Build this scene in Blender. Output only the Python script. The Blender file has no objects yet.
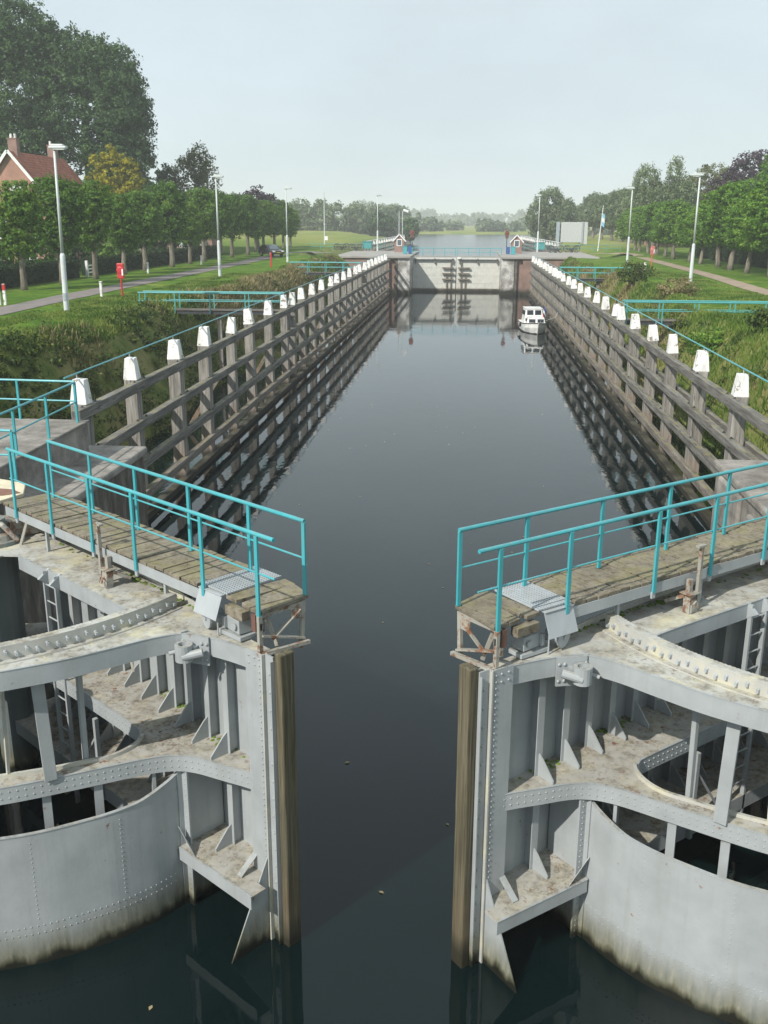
import bpy, bmesh, math, random
import numpy as np
from mathutils import Vector, Matrix, Euler

random.seed(7)
PI = math.pi
SC = bpy.context.scene
COL = SC.collection

# ------------------------------------------------------------------ node helpers
class N:
    def __init__(s, name):
        s.m = bpy.data.materials.new(name); s.m.use_nodes = True
        s.t = s.m.node_tree; s.t.nodes.clear()
        s.out = s.t.nodes.new('ShaderNodeOutputMaterial')
    def n(s, typ, **kw):
        x = s.t.nodes.new(typ)
        for k, v in kw.items():
            if k == 'i':
                for kk, vv in v.items():
                    if hasattr(vv, 'is_linked') or hasattr(vv, 'links'): s.t.links.new(vv, x.inputs[kk])
                    else: x.inputs[kk].default_value = vv
            else: setattr(x, k, v)
        return x
    def link(s, a, b): s.t.links.new(a, b)
    def pos(s, scale=(1, 1, 1), obj=False):
        if obj: src = s.n('ShaderNodeTexCoord').outputs['Object']
        else: src = s.n('ShaderNodeNewGeometry').outputs['Position']
        mp = s.n('ShaderNodeMapping', i={'Vector': src}); mp.inputs['Scale'].default_value = scale
        return mp.outputs[0]
    def noise(s, vec, scale, detail=4, rough=.55, dist=0):
        return s.n('ShaderNodeTexNoise', i={'Vector': vec, 'Scale': scale, 'Detail': detail, 'Roughness': rough, 'Distortion': dist}).outputs[0]
    def ramp(s, fac, stops):
        r = s.n('ShaderNodeValToRGB', i={'Fac': fac}); e = r.color_ramp.elements
        while len(e) > 1: e.remove(e[-1])
        e[0].position = stops[0][0]; e[0].color = c4(stops[0][1])
        for p, c in stops[1:]:
            x = e.new(p); x.color = c4(c)
        return r.outputs[0]
    def mix(s, f, a, b, mode='MIX'):
        x = s.n('ShaderNodeMix', data_type='RGBA', blend_type=mode)
        for idx, v in ((0, f), (6, a), (7, b)):
            if hasattr(v, 'is_linked'): s.link(v, x.inputs[idx])
            else: x.inputs[idx].default_value = c4(v) if idx else v
        return x.outputs[2]
    def math(s, op, a, b=0.0, c=None):
        x = s.n('ShaderNodeMath', operation=op)
        for k, v in enumerate((a, b) if c is None else (a, b, c)):
            if hasattr(v, 'is_linked'): s.link(v, x.inputs[k])
            else: x.inputs[k].default_value = v
        return x.outputs[0]
    def sep(s, vec): return s.n('ShaderNodeSeparateXYZ', i={0: vec}).outputs
    def bump(s, h, strength=.3, dist=.02):
        return s.n('ShaderNodeBump', i={'Height': h, 'Strength': strength, 'Distance': dist}).outputs[0]
    def bsdf(s, col, rough=.6, normal=None, metal=0, spec=.5):
        b = s.n('ShaderNodeBsdfPrincipled')
        for k, v in (('Base Color', col), ('Roughness', rough), ('Metallic', metal), ('Specular IOR Level', spec)):
            if hasattr(v, 'is_linked'): s.link(v, b.inputs[k])
            else: b.inputs[k].default_value = c4(v) if k == 'Base Color' else v
        if normal is not None: s.link(normal, b.inputs['Normal'])
        s.link(b.outputs[0], s.out.inputs[0]); return b

def c4(c): return (c[0], c[1], c[2], 1.0) if len(c) == 3 else tuple(c)

M = {}
def simple(name, col, rough=.6, metal=0, var=.15, scale=6, bump=.1):
    a = N(name); v = a.pos()
    f = a.noise(v, scale, 5)
    lo = tuple(x * (1 - var) for x in col); hi = tuple(min(1, x * (1 + var)) for x in col)
    a.bsdf(a.ramp(f, [(.3, lo), (.7, hi)]), rough, a.bump(a.noise(v, scale * 4, 3), bump, .01), metal)
    M[name] = a.m
    return a.m

def paint(name, col, rust=.62, dirt=.5, wl=True, lichen=0.0, rough=.45):
    """old ship's paint: chalky variation, streaks, rust specks, tide-line algae, grime and lichen lying on upward faces"""
    a = N(name); v = a.pos()
    p = a.sep(v)
    base = a.ramp(a.noise(v, 1.7, 6, .6), [(.3, tuple(x * .86 for x in col)), (.7, tuple(min(1, x * 1.08) for x in col))])
    st = a.noise(a.pos((9, 9, .7)), 1.0, 5, .6)
    base = a.mix(a.math('MULTIPLY', a.ramp(st, [(.5, (0, 0, 0)), (.75, (1, 1, 1))]), .22), base, (.22, .22, .19))
    nz = a.sep(a.n('ShaderNodeNewGeometry').outputs['True Normal'])[2]
    up = a.ramp(nz, [(.6, (0, 0, 0)), (.9, (1, 1, 1))])
    d1 = a.noise(v, 3.1, 8, .68)
    grime = a.math('MULTIPLY', a.ramp(d1, [(.42, (0, 0, 0)), (.58, (1, 1, 1))]), up)
    base = a.mix(a.math('MULTIPLY', grime, dirt * .9), base, a.ramp(a.noise(v, 7.5, 7, .7), [(.35, (.10, .09, .07)), (.5, (.27, .25, .20)), (.65, (.40, .37, .29))]))
    spots = a.ramp(a.math('MULTIPLY', a.noise(v, 11, 7, .75), a.math('MULTIPLY_ADD', a.noise(v, .9, 3), .8, .62)), [(.56, (0, 0, 0)), (.64, (1, 1, 1))])
    base = a.mix(a.math('MULTIPLY', a.math('MULTIPLY', spots, up), .75 * dirt), base, (.13, .10, .07))
    if lichen:
        l = a.ramp(a.noise(a.n('ShaderNodeVectorMath', operation='ADD', i={0: v, 1: (13, 5, 2)}).outputs[0], 1.6, 7, .65), [(.50, (0, 0, 0)), (.64, (1, 1, 1))])
        base = a.mix(a.math('MULTIPLY', l, lichen), base, (.62, .58, .36))
    r = a.ramp(a.noise(v, 5.5, 9, .72), [(rust, (0, 0, 0)), (rust + .06, (1, 1, 1))])
    base = a.mix(a.math('MULTIPLY', r, .85), base, a.ramp(d1, [(.3, (.10, .035, .015)), (.7, (.28, .11, .04))]))
    if wl:
        zz = a.math('ADD', p[2], a.math('MULTIPLY', a.noise(a.pos((2.2, 2.2, .5)), 1.3, 5, .6), -.55))
        w = a.ramp(a.math('MULTIPLY_ADD', zz, .7, .45), [(.30, (1, 1, 1)), (.52, (.5, .5, .5)), (.70, (0, 0, 0))])
        alg = a.ramp(a.noise(a.pos((6, 6, 1.2)), 2.5, 6, .65), [(.3, (.055, .062, .026)), (.55, (.165, .155, .09)), (.75, (.30, .28, .20))])
        base = a.mix(w, base, alg)
        base = a.mix(a.ramp(a.math('MULTIPLY_ADD', zz, .7, .45), [(.30, (1, 1, 1)), (.40, (0, 0, 0))]), base, (.012, .013, .008))
    a.bsdf(base, rough, a.bump(a.noise(v, 22, 6, .6), .18, .01))
    M[name] = a.m
    return a.m

def wood(name, grain, c0, c1, c2, wl=False, moss=.0, tanf=.35):
    a = N(name); v = a.pos()
    p = a.sep(v)
    g = a.noise(a.pos(grain), 1.0, 7, .62, .35)
    big = a.noise(v, .55, 4)
    base = a.ramp(g, [(.26, c0), (.48, c1), (.72, c2)])
    base = a.mix(a.ramp(big, [(.35, (0, 0, 0)), (.7, (.45, .45, .45))]), base, tuple(x * .55 for x in c1))
    crack = a.ramp(a.noise(a.pos(tuple(x * 2.2 for x in grain)), 1.0, 3), [(.33, (1, 1, 1)), (.40, (0, 0, 0))])
    base = a.mix(a.math('MULTIPLY', crack, .7), base, (.03, .025, .02))
    nz = a.sep(a.n('ShaderNodeNewGeometry').outputs['True Normal'])[2]
    up = a.ramp(nz, [(.6, (0, 0, 0)), (.9, (1, 1, 1))])
    if moss:
        mm = a.ramp(a.noise(v, 2.3, 7, .66), [(.47, (0, 0, 0)), (.60, (1, 1, 1))])
        base = a.mix(a.math('MULTIPLY', a.math('MULTIPLY', mm, up), moss), base, (.27, .25, .10))
    if wl:
        zz = a.math('ADD', p[2], a.math('MULTIPLY', a.noise(v, 1.1, 4), -.5))
        tan = a.ramp(a.math('MULTIPLY_ADD', zz, .5, .35), [(.30, (0, 0, 0)), (.46, (1, 1, 1)), (.70, (1, 1, 1)), (.95, (0, 0, 0))])
        base = a.mix(a.math('MULTIPLY', tan, tanf), base, (.30, .18, .10))
        w = a.ramp(a.math('MULTIPLY_ADD', zz, .5, .40), [(.36, (1, 1, 1)), (.52, (0, 0, 0))])
        base = a.mix(a.math('MULTIPLY', w, .92), base, (.022, .020, .012))
    a.bsdf(base, .85, a.bump(g, .55, .02), spec=.2)
    M[name] = a.m

def make_materials():
    paint('gate_paint', (.345, .372, .382), rust=.645, dirt=.65, lichen=.0)
    paint('gate_inside_shade', (.15, .18, .18), rust=.62, dirt=.6)  # gate paint darkened so its colour carries the shade of the fan's cavities
    paint('gate_top', (.43, .43, .40), rust=.655, dirt=.85, lichen=.5, wl=False, rough=.7)
    paint('gate_floor', (.37, .36, .33), rust=.60, dirt=1.0, lichen=.15, wl=False, rough=.8)
    paint('rust_paint', (.34, .33, .29), rust=.51, dirt=.8, wl=False)
    paint('galvanised', (.36, .39, .41), rust=.8, dirt=.3, wl=False, rough=.4)
    paint('far_gate_paint', (.60, .60, .55), rust=.70, dirt=.3)
    paint('dark_iron', (.045, .05, .055), rust=.66, dirt=.3, wl=False)
    paint('teal_paint', (.055, .355, .40), rust=.665, dirt=.35, wl=False, rough=.35)
    paint('teal_dull', (.07, .34, .34), rust=.72, dirt=.3, wl=False, rough=.5)
    paint('lamp_grey', (.56, .60, .60), rust=.74, dirt=.2, wl=False, rough=.5)
    paint('white_paint', (.80, .81, .80), rust=.72, dirt=.15, wl=False)
    paint('hull_white', (.80, .80, .78), rust=.9, dirt=.1, wl=False, rough=.25)
    paint('red_paint', (.52, .025, .03), rust=.8, dirt=.1, wl=False)
    paint('pink_red', (.55, .16, .16), rust=.8, dirt=.1, wl=False)
    paint('orange_red', (.62, .10, .04), rust=.8, dirt=.1, wl=False)
    # white post caps, peeling to bare wood
    a = N('cap_paint'); v = a.pos()
    pe = a.ramp(a.noise(v, 3.5, 8, .7), [(.575, (0, 0, 0)), (.61, (1, 1, 1))])
    col = a.mix(pe, a.ramp(a.noise(v, 2, 4), [(.3, (.72, .72, .70)), (.7, (.86, .86, .85))]), (.24, .20, .16))
    col = a.mix(a.ramp(a.noise(a.pos((6, 6, 1)), 1.0, 5, .6), [(.45, (0, 0, 0)), (.7, (.5, .5, .5))]), col, (.34, .33, .29))
    a.bsdf(col, .6, a.bump(a.noise(v, 18, 5), .3, .01)); M['cap_paint'] = a.m
    wood('post_wood', (11, 11, .7), (.085, .078, .068), (.25, .235, .21), (.43, .41, .38), wl=True, tanf=.28)
    wood('beam_wood', (9, .55, 9), (.055, .052, .046), (.165, .157, .142), (.31, .30, .275), wl=True, moss=.5, tanf=.10)
    wood('brace_wood', (5, 5, 5), (.06, .05, .04), (.17, .15, .12), (.28, .25, .21), wl=True)
    wood('mitre_wood', (26, 26, .7), (.03, .026, .016), (.115, .102, .066), (.22, .20, .145), wl=True, tanf=.08)
    wood('deck_wood', (7, 7, 7), (.10, .085, .06), (.205, .18, .135), (.30, .27, .215), moss=.35)
    wood('bridge_wood', (1, 9, 9), (.06, .05, .04), (.16, .14, .12), (.26, .23, .20))
    wood('bark', (5, 5, .9), (.07, .06, .045), (.20, .175, .14), (.33, .30, .24))
    # concrete and stone
    a = N('concrete'); v = a.pos(); p = a.sep(v)
    base = a.ramp(a.noise(v, 1.2, 8, .68), [(.30, (.09, .085, .075)), (.48, (.215, .20, .18)), (.70, (.36, .34, .31))])
    sp = a.ramp(a.noise(v, 9, 7, .7), [(.58, (0, 0, 0)), (.68, (.8, .8, .8))])
    base = a.mix(sp, base, (.11, .10, .075))
    zz = a.math('ADD', p[2], a.math('MULTIPLY', a.noise(a.pos((2, 2, .5)), 1.2, 5), -.9))
    base = a.mix(a.ramp(a.math('MULTIPLY_ADD', zz, .4, .4), [(.30, (1, 1, 1)), (.55, (0, 0, 0))]), base, (.03, .028, .02))
    a.bsdf(base, .9, a.bump(a.noise(v, 14, 7), .4, .02), spec=.2); M['concrete'] = a.m
    a = N('dark_stone'); v = a.pos(); p = a.sep(v)
    base = a.ramp(a.noise(a.pos((3, 3, .8)), 1.3, 8, .68), [(.28, (.045, .04, .035)), (.5, (.12, .105, .09)), (.75, (.27, .25, .22))])
    zz = a.math('ADD', p[2], a.math('MULTIPLY', a.noise(v, 1.2, 5), -.9))
    base = a.mix(a.ramp(a.math('MULTIPLY_ADD', zz, .4, .4), [(.30, (1, 1, 1)), (.55, (0, 0, 0))]), base, (.02, .02, .014))
    a.bsdf(base, .9, a.bump(a.noise(v, 10, 7), .5, .03), spec=.2); M['dark_stone'] = a.m
    a = N('pale_stone'); v = a.pos(); p = a.sep(v)
    base = a.ramp(a.noise(v, .9, 8, .7), [(.32, (.12, .11, .10)), (.47, (.30, .29, .27)), (.6, (.58, .57, .54))])
    zz = a.math('ADD', p[2], a.math('MULTIPLY', a.noise(v, .8, 5), -.9))
    base = a.mix(a.ramp(a.math('MULTIPLY_ADD', zz, .4, .4), [(.36, (1, 1, 1)), (.62, (0, 0, 0))]), base, (.03, .03, .02))
    a.bsdf(base, .9, a.bump(a.noise(v, 6, 7), .4, .03), spec=.2); M['pale_stone'] = a.m
    def brick(name, c1, c2, mo, sc, wl=False):
        a = N(name); v = a.pos(); p = a.sep(v)
        uv = a.n('ShaderNodeCombineXYZ', i={0: a.math('ADD', p[0], p[1]), 1: p[2]}).outputs[0]
        b = a.n('ShaderNodeTexBrick', i={'Vector': uv, 'Color1': c4(c1), 'Color2': c4(c2), 'Mortar': c4(mo), 'Scale': sc, 'Mortar Size': .012, 'Brick Width': .22, 'Row Height': .065})
        col = a.mix(.5, b.outputs[0], a.ramp(a.noise(v, .8, 7, .65), [(.3, tuple(x * .45 for x in c1)), (.7, tuple(x * 1.35 for x in c2))]))
        if wl:
            zz = a.math('ADD', p[2], a.math('MULTIPLY', a.noise(v, .8, 5), -.9))
            col = a.mix(a.ramp(a.math('MULTIPLY_ADD', zz, .4, .4), [(.36, (1, 1, 1)), (.62, (0, 0, 0))]), col, (.03, .03, .02))
        a.bsdf(col, .9, a.bump(b.outputs[1], -.3, .01), spec=.2); M[name] = a.m
    brick('wall_brick', (.21, .12, .095), (.26, .16, .125), (.30, .27, .24), 1.0, wl=True)
    brick('house_brick', (.34, .16, .12), (.40, .20, .15), (.40, .33, .28), 1.0)
    brick('hut_brick', (.25, .135, .115), (.30, .175, .15), (.34, .30, .27), 1.0)
    # roof tiles: courses across the slope and pan ribs up it
    a = N('roof_tile'); v = a.pos(); p = a.sep(v)
    w1 = a.n('ShaderNodeTexWave', wave_type='BANDS', bands_direction='Y', i={'Vector': v, 'Scale': 1.6, 'Distortion': .4}).outputs[1]
    w2 = a.n('ShaderNodeTexWave', wave_type='BANDS', bands_direction='Z', wave_profile='SAW', i={'Vector': v, 'Scale': 1.15, 'Distortion': .3}).outputs[1]
    col = a.ramp(a.noise(v, 1.6, 8, .7), [(.3, (.22, .075, .05)), (.5, (.44, .155, .10)), (.7, (.56, .25, .16))])
    col = a.mix(a.math('MULTIPLY', w2, .45), col, (.10, .05, .04))
    a.bsdf(col, .85, a.bump(a.math('ADD', w1, w2), .9, .06), spec=.25); M['roof_tile'] = a.m
    # grass ground
    a = N('lawn'); v = a.pos(); p = a.sep(v)
    g = a.ramp(a.noise(v, .11, 8, .66), [(.3, (.090, .175, .015)), (.5, (.150, .265, .024)), (.7, (.24, .32, .05))])
    fine = a.noise(v, 5.5, 8, .75)
    g = a.mix(a.ramp(fine, [(.38, (.8, .8, .8)), (.66, (0, 0, 0))]), g, (.030, .065, .008))
    g = a.mix(a.ramp(a.noise(v, 1.3, 6, .7), [(.55, (0, 0, 0)), (.72, (.6, .6, .6))]), g, (.19, .20, .045))
    g = a.mix(a.ramp(a.noise(v, .55, 7, .7), [(.42, (.85, .85, .85)), (.56, (0, 0, 0))]), g, (.050, .115, .012))
    g = a.mix(a.ramp(a.noise(a.pos((1.3, .8, 1)), .33, 7, .7), [(.54, (0, 0, 0)), (.68, (.7, .7, .7))]), g, (.24, .26, .055))
    # far meadows: paler, yellower
    far = a.ramp(a.math('MULTIPLY', p[1], .001), [(.17, (0, 0, 0)), (.22, (1, 1, 1))])
    meadow = a.ramp(a.noise(a.pos((1, .35, 1)), .05, 7, .65), [(.3, (.10, .17, .035)), (.5, (.20, .23, .06)), (.7, (.27, .27, .09))])
    g = a.mix(far, g, meadow)
    # rough grass and earth on the slopes
    nz = a.sep(a.n('ShaderNodeNewGeometry').outputs['True Normal'])[2]
    sl = a.ramp(nz, [(.80, (1, 1, 1)), (.97, (0, 0, 0))])
    bank = a.ramp(a.noise(v, .5, 8, .7), [(.3, (.05, .085, .018)), (.45, (.12, .155, .035)), (.6, (.23, .21, .085)), (.75, (.10, .16, .03))])
    g = a.mix(sl, g, bank)
    a.bsdf(g, .95, a.bump(a.noise(v, 9, 8, .7), .9, .08), spec=.1); M['lawn'] = a.m
    simple('asphalt', (.185, .160, .148), .9, var=.22, scale=1.2)
    simple('dirt_path', (.28, .215, .155), .95, var=.2, scale=.8)
    simple('paving', (.30, .285, .26), .9, var=.15, scale=.7)
    # water
    a = N('canal_water'); v = a.pos()
    h = a.math('ADD', a.noise(a.pos((1, .45, 1)), 1.1, 3, .55), a.math('MULTIPLY', a.noise(a.pos((1, .6, 1)), 5.0, 2), .22))
    calm = a.ramp(a.noise(v, .07, 3), [(.35, (.35, .35, .35)), (.65, (1, 1, 1))])
    bmp = a.n('ShaderNodeBump', i={'Height': h, 'Strength': a.math('MULTIPLY', calm, .085), 'Distance': .12})
    b = a.bsdf((.0022, .0078, .0080), .015, bmp.outputs[0]); b.inputs['IOR'].default_value = 1.36
    M['canal_water'] = a.m
    a = N('river_water'); v = a.pos()
    b = a.bsdf((.010, .016, .016), .16, a.bump(a.noise(a.pos((.5, .12, 1)), 1.2, 4), .12, .3)); b.inputs['IOR'].default_value = 1.33
    M['river_water'] = a.m
    # foliage
    def leaf(name, c0, c1, c2, trans=.35):
        a = N(name)
        info = a.n('ShaderNodeObjectInfo').outputs['Random']
        at = a.n('ShaderNodeAttribute', attribute_name='tone').outputs['Fac']
        t = a.math('ADD', at, a.math('MULTIPLY_ADD', info, .25, -.12))
        col = a.ramp(t, [(.12, c0), (.5, c1), (.92, c2)])
        d = a.n('ShaderNodeBsdfPrincipled', i={'Base Color': col, 'Roughness': .55, 'Specular IOR Level': .25})
        tr = a.n('ShaderNodeBsdfTranslucent', i={'Color': col})
        mx = a.n('ShaderNodeMixShader', i={0: trans, 1: d.outputs[0], 2: tr.outputs[0]})
        a.link(mx.outputs[0], a.out.inputs[0]); M[name] = a.m
    leaf('leaf_linden', (.036, .092, .011), (.098, .205, .023), (.21, .31, .048))
    leaf('leaf_bright', (.050, .120, .013), (.130, .265, .030), (.25, .38, .06))
    leaf('leaf_dark', (.020, .052, .018), (.046, .100, .030), (.095, .165, .048), .25)
    leaf('leaf_yellow', (.18, .18, .015), (.40, .36, .025), (.58, .50, .05))
    leaf('leaf_grey', (.08, .125, .055), (.155, .215, .095), (.26, .31, .165))  # pale grey-green leaf, lightened further so the colour carries some distance haze
    leaf('leaf_purple', (.022, .013, .025), (.046, .027, .046), (.085, .05, .07), .2)
    leaf('leaf_olive', (.06, .08, .02), (.14, .16, .045), (.24, .25, .09))
    leaf('leaf_bush', (.022, .052, .009), (.070, .115, .018), (.18, .20, .04))
    leaf('grass_dry', (.12, .11, .035), (.28, .24, .11), (.42, .36, .20))
    leaf('grass_green', (.055, .11, .014), (.125, .205, .03), (.25, .29, .07))
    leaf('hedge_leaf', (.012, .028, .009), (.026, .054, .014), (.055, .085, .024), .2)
    # glass etc
    a = N('glass_dark'); a.bsdf((.02, .025, .03), .08, None); M['glass_dark'] = a.m
    a = N('glass_pale'); a.bsdf((.10, .13, .15), .12, None); M['glass_pale'] = a.m
    a = N('car_paint'); b = a.bsdf((.020, .022, .028), .25, None); b.inputs['Coat Weight'].default_value = .6; M['car_paint'] = a.m
    simple('rubber', (.02, .02, .02), .8)
    simple('alloy', (.5, .5, .52), .35, .8)
    simple('plate_yellow', (.65, .45, .03), .5)
    simple('lamp_red', (.30, .04, .03), .3)
    simple('lamp_clear', (.75, .77, .78), .2)
    simple('flag_blue', (.03, .07, .30), .8)
    simple('flag_white', (.78, .80, .82), .8)
    simple('flag_red', (.55, .03, .04), .8)
    simple('flag_pale_blue', (.25, .52, .68), .8)
    simple('signal_brown', (.15, .075, .058), .7)
    simple('panel_white', (.48, .50, .50), .6)
    simple('panel_grey', (.33, .38, .42), .6)
    simple('plastic_blue', (.03, .11, .36), .45)
    simple('interior_dark', (.05, .045, .04), .8)
    simple('curtain', (.45, .43, .40), .8)
    simple('cream_plate', (.62, .55, .40), .7)
    simple('brown_plate', (.20, .10, .07), .8)
    simple('moss', (.10, .16, .02), .95, var=.4)

# ------------------------------------------------------------------ mesh helpers
class MB:
    def __init__(s): s.v = []; s.f = []
    def add(s, vs, fs):
        o = len(s.v); s.v += [tuple(x) for x in vs]; s.f += [tuple(i + o for i in q) for q in fs]; return s
    def box(s, c, d, rz=0.0, rot=None):
        hx, hy, hz = d[0] / 2, d[1] / 2, d[2] / 2
        R = rot if rot is not None else Matrix.Rotation(rz, 3, 'Z')
        vs = [Vector(c) + R @ Vector((x * hx, y * hy, z * hz)) for z in (-1, 1) for y in (-1, 1) for x in (-1, 1)]
        return s.add(vs, [(0, 2, 3, 1), (4, 5, 7, 6), (0, 1, 5, 4), (2, 6, 7, 3), (0, 4, 6, 2), (1, 3, 7, 5)])
    def bar(s, p0, p1, w, h, up=(0, 0, 1), w1=None, h1=None):
        p0, p1 = Vector(p0), Vector(p1); d = (p1 - p0).normalized(); up = Vector(up)
        if abs(d.dot(up)) > .99: up = Vector((0, 1, 0))
        sx = d.cross(up).normalized(); sy = sx.cross(d)
        w1 = w if w1 is None else w1; h1 = h if h1 is None else h1
        vs = [p0 + sx * (a * w / 2) + sy * (b * h / 2) for a, b in ((-1, -1), (1, -1), (1, 1), (-1, 1))]
        vs += [p1 + sx * (a * w1 / 2) + sy * (b * h1 / 2) for a, b in ((-1, -1), (1, -1), (1, 1), (-1, 1))]
        return s.add(vs, [(0, 3, 2, 1), (4, 5, 6, 7), (0, 1, 5, 4), (1, 2, 6, 5), (2, 3, 7, 6), (3, 0, 4, 7)])
    def tube(s, pts, r, n=8, r1=None, cap=True):
        pts = [Vector(p) for p in pts]; rings = []; K = len(pts)
        prev = None; vs = []
        for i, p in enumerate(pts):
            d = (pts[min(i + 1, K - 1)] - pts[max(i - 1, 0)]).normalized()
            if prev is None:
                a = Vector((0, 0, 1)) if abs(d.z) < .9 else Vector((1, 0, 0))
                sx = d.cross(a).normalized()
            else: sx = (prev - d * prev.dot(d)).normalized()
            prev = sx; sy = d.cross(sx)
            rr = r if not isinstance(r, (list, tuple)) else r[i]
            if r1 is not None: rr = r + (r1 - r) * i / (K - 1)
            vs += [p + sx * (rr * math.cos(2 * PI * k / n)) + sy * (rr * math.sin(2 * PI * k / n)) for k in range(n)]
        fs = []
        for i in range(K - 1):
            for k in range(n):
                a, b = i * n + k, i * n + (k + 1) % n
                fs.append((a, b, b + n, a + n))
        if cap: fs += [tuple(range(n - 1, -1, -1)), tuple((K - 1) * n + k for k in range(n))]
        return s.add(vs, fs)
    def lathe(s, c, prof, n=12, axis=(0, 0, 1)):
        ax = Vector(axis).normalized(); a = Vector((1, 0, 0)) if abs(ax.x) < .9 else Vector((0, 1, 0))
        sx = ax.cross(a).normalized(); sy = ax.cross(sx); c = Vector(c)
        vs = []; fs = []
        for r, h in prof: vs += [c + ax * h + sx * (r * math.cos(2 * PI * k / n)) + sy * (r * math.sin(2 * PI * k / n)) for k in range(n)]
        for i in range(len(prof) - 1):
            for k in range(n):
                a0, b0 = i * n + k, i * n + (k + 1) % n
                fs.append((a0, b0, b0 + n, a0 + n))
        fs += [tuple(range(n - 1, -1, -1)), tuple((len(prof) - 1) * n + k for k in range(n))]
        return s.add(vs, fs)
    def prism(s, poly, z0, z1):
        n = len(poly)
        vs = [(x, y, z0) for x, y in poly] + [(x, y, z1) for x, y in poly]
        fs = [tuple(range(n - 1, -1, -1)), tuple(range(n, 2 * n))] + [(i, (i + 1) % n, (i + 1) % n + n, i + n) for i in range(n)]
        return s.add(vs, fs)
    def extr(s, poly3, vec):
        n = len(poly3); vec = Vector(vec); P = [Vector(p) for p in poly3]
        vs = P + [p + vec for p in P]
        fs = [tuple(range(n - 1, -1, -1)), tuple(range(n, 2 * n))] + [(i, (i + 1) % n, (i + 1) % n + n, i + n) for i in range(n)]
        return s.add(vs, fs)
    def strip(s, pts, z0, z1, th):
        """upright plate along a plan polyline, thickness th"""
        P = [Vector((p[0], p[1])) for p in pts]; K = len(P); off = []
        for i in range(K):
            d = (P[min(i + 1, K - 1)] - P[max(i - 1, 0)]).normalized(); off.append(Vector((-d.y, d.x)) * th / 2)
        Z0 = z0 if isinstance(z0, (list, tuple)) else [z0] * K
        Z1 = z1 if isinstance(z1, (list, tuple)) else [z1] * K
        vs = []
        for i in range(K):
            a, b = P[i] + off[i], P[i] - off[i]
            vs += [(a.x, a.y, Z0[i]), (b.x, b.y, Z0[i]), (b.x, b.y, Z1[i]), (a.x, a.y, Z1[i])]
        fs = [(0, 1, 2, 3), tuple(4 * (K - 1) + k for k in (3, 2, 1, 0))]
        for i in range(K - 1):
            for k in range(4):
                a, b = 4 * i + k, 4 * i + (k + 1) % 4
                fs.append((a, a + 4, b + 4, b))
        return s.add(vs, fs)
    def rivet(s, p, nrm, r=.016, n=6):
        p = Vector(p); ax = Vector(nrm).normalized(); a = Vector((0, 0, 1)) if abs(ax.z) < .9 else Vector((1, 0, 0))
        sx = ax.cross(a).normalized(); sy = ax.cross(sx); vs = []
        for rr, hh in ((1, -.1), (.72, .55)):
            vs += [p + ax * (hh * r) + sx * (rr * r * math.cos(2 * PI * k / n)) + sy * (rr * r * math.sin(2 * PI * k / n)) for k in range(n)]
        vs.append(p + ax * (r * .8))
        fs = [(k, (k + 1) % n, (k + 1) % n + n, k + n) for k in range(n)] + [(k + n, (k + 1) % n + n, 2 * n) for k in range(n)]
        return s.add(vs, fs)
    def build(s, name, mat, parent=None, bevel=0, smooth=False, recalc=True):
        me = bpy.data.meshes.new(name); me.from_pydata(s.v, [], s.f)
        if recalc:
            b = bmesh.new(); b.from_mesh(me); bmesh.ops.recalc_face_normals(b, faces=b.faces); b.to_mesh(me); b.free()
        return link(me, name, mat, parent, bevel, smooth)

def link(me, name, mat, parent=None, bevel=0, smooth=False):
    o = bpy.data.objects.new(name, me); COL.objects.link(o)
    me.materials.append(M[mat] if isinstance(mat, str) else mat)
    if smooth:
        for p in me.polygons: p.use_smooth = True
    if bevel:
        md = o.modifiers.new('bevel', 'BEVEL'); md.width = bevel; md.segments = 2; md.limit_method = 'ANGLE'; md.angle_limit = math.radians(40)
    if parent is not None: o.parent = parent
    return o

def tag(o, label=None, cat=None, group=None, kind=None):
    if label: o['label'] = label
    if cat: o['category'] = cat
    if group: o['group'] = group
    if kind: o['kind'] = kind
    return o

def thing(name, loc, label, cat, group=None, rz=0):
    o = bpy.data.objects.new(name, None); COL.objects.link(o); o.location = loc; o.rotation_euler = (0, 0, rz)
    o.empty_display_size = .3
    return tag(o, label, cat, group)

def kids(o): return [c for c in bpy.data.objects if c.parent == o]
def copy_tree(o, parent=None):
    c = o.copy(); COL.objects.link(c)
    c.parent = parent
    for ch in CH.get(o.name, kids(o)): copy_tree(ch, c)
    return c
CH = {}

def cr(pts, k=6):
    """Catmull-Rom through plan points"""
    P = [np.array(p, float) for p in pts]; out = []
    for i in range(len(P) - 1):
        p0 = P[i - 1] if i else 2 * P[0] - P[1]; p1, p2 = P[i], P[i + 1]
        p3 = P[i + 2] if i + 2 < len(P) else 2 * P[-1] - P[-2]
        for j in range(k):
            t = j / k
            out.append(.5 * ((2 * p1) + (-p0 + p2) * t + (2 * p0 - 5 * p1 + 4 * p2 - p3) * t * t + (-p0 + 3 * p1 - 3 * p2 + p3) * t ** 3))
    out.append(P[-1]); return [tuple(x) for x in out]

def along(pts, step, start=.06):
    """points with left-hand normals at even spacing along a polyline"""
    out = []; d = start; acc = 0
    for a, b in zip(pts[:-1], pts[1:]):
        a, b = Vector(a[:2]), Vector(b[:2]); L = (b - a).length
        if L < 1e-6: continue
        t = (b - a) / L
        while d <= acc + L:
            p = a + t * (d - acc); out.append((p, Vector((-t.y, t.x)))); d += step
        acc += L
    return out

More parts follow.
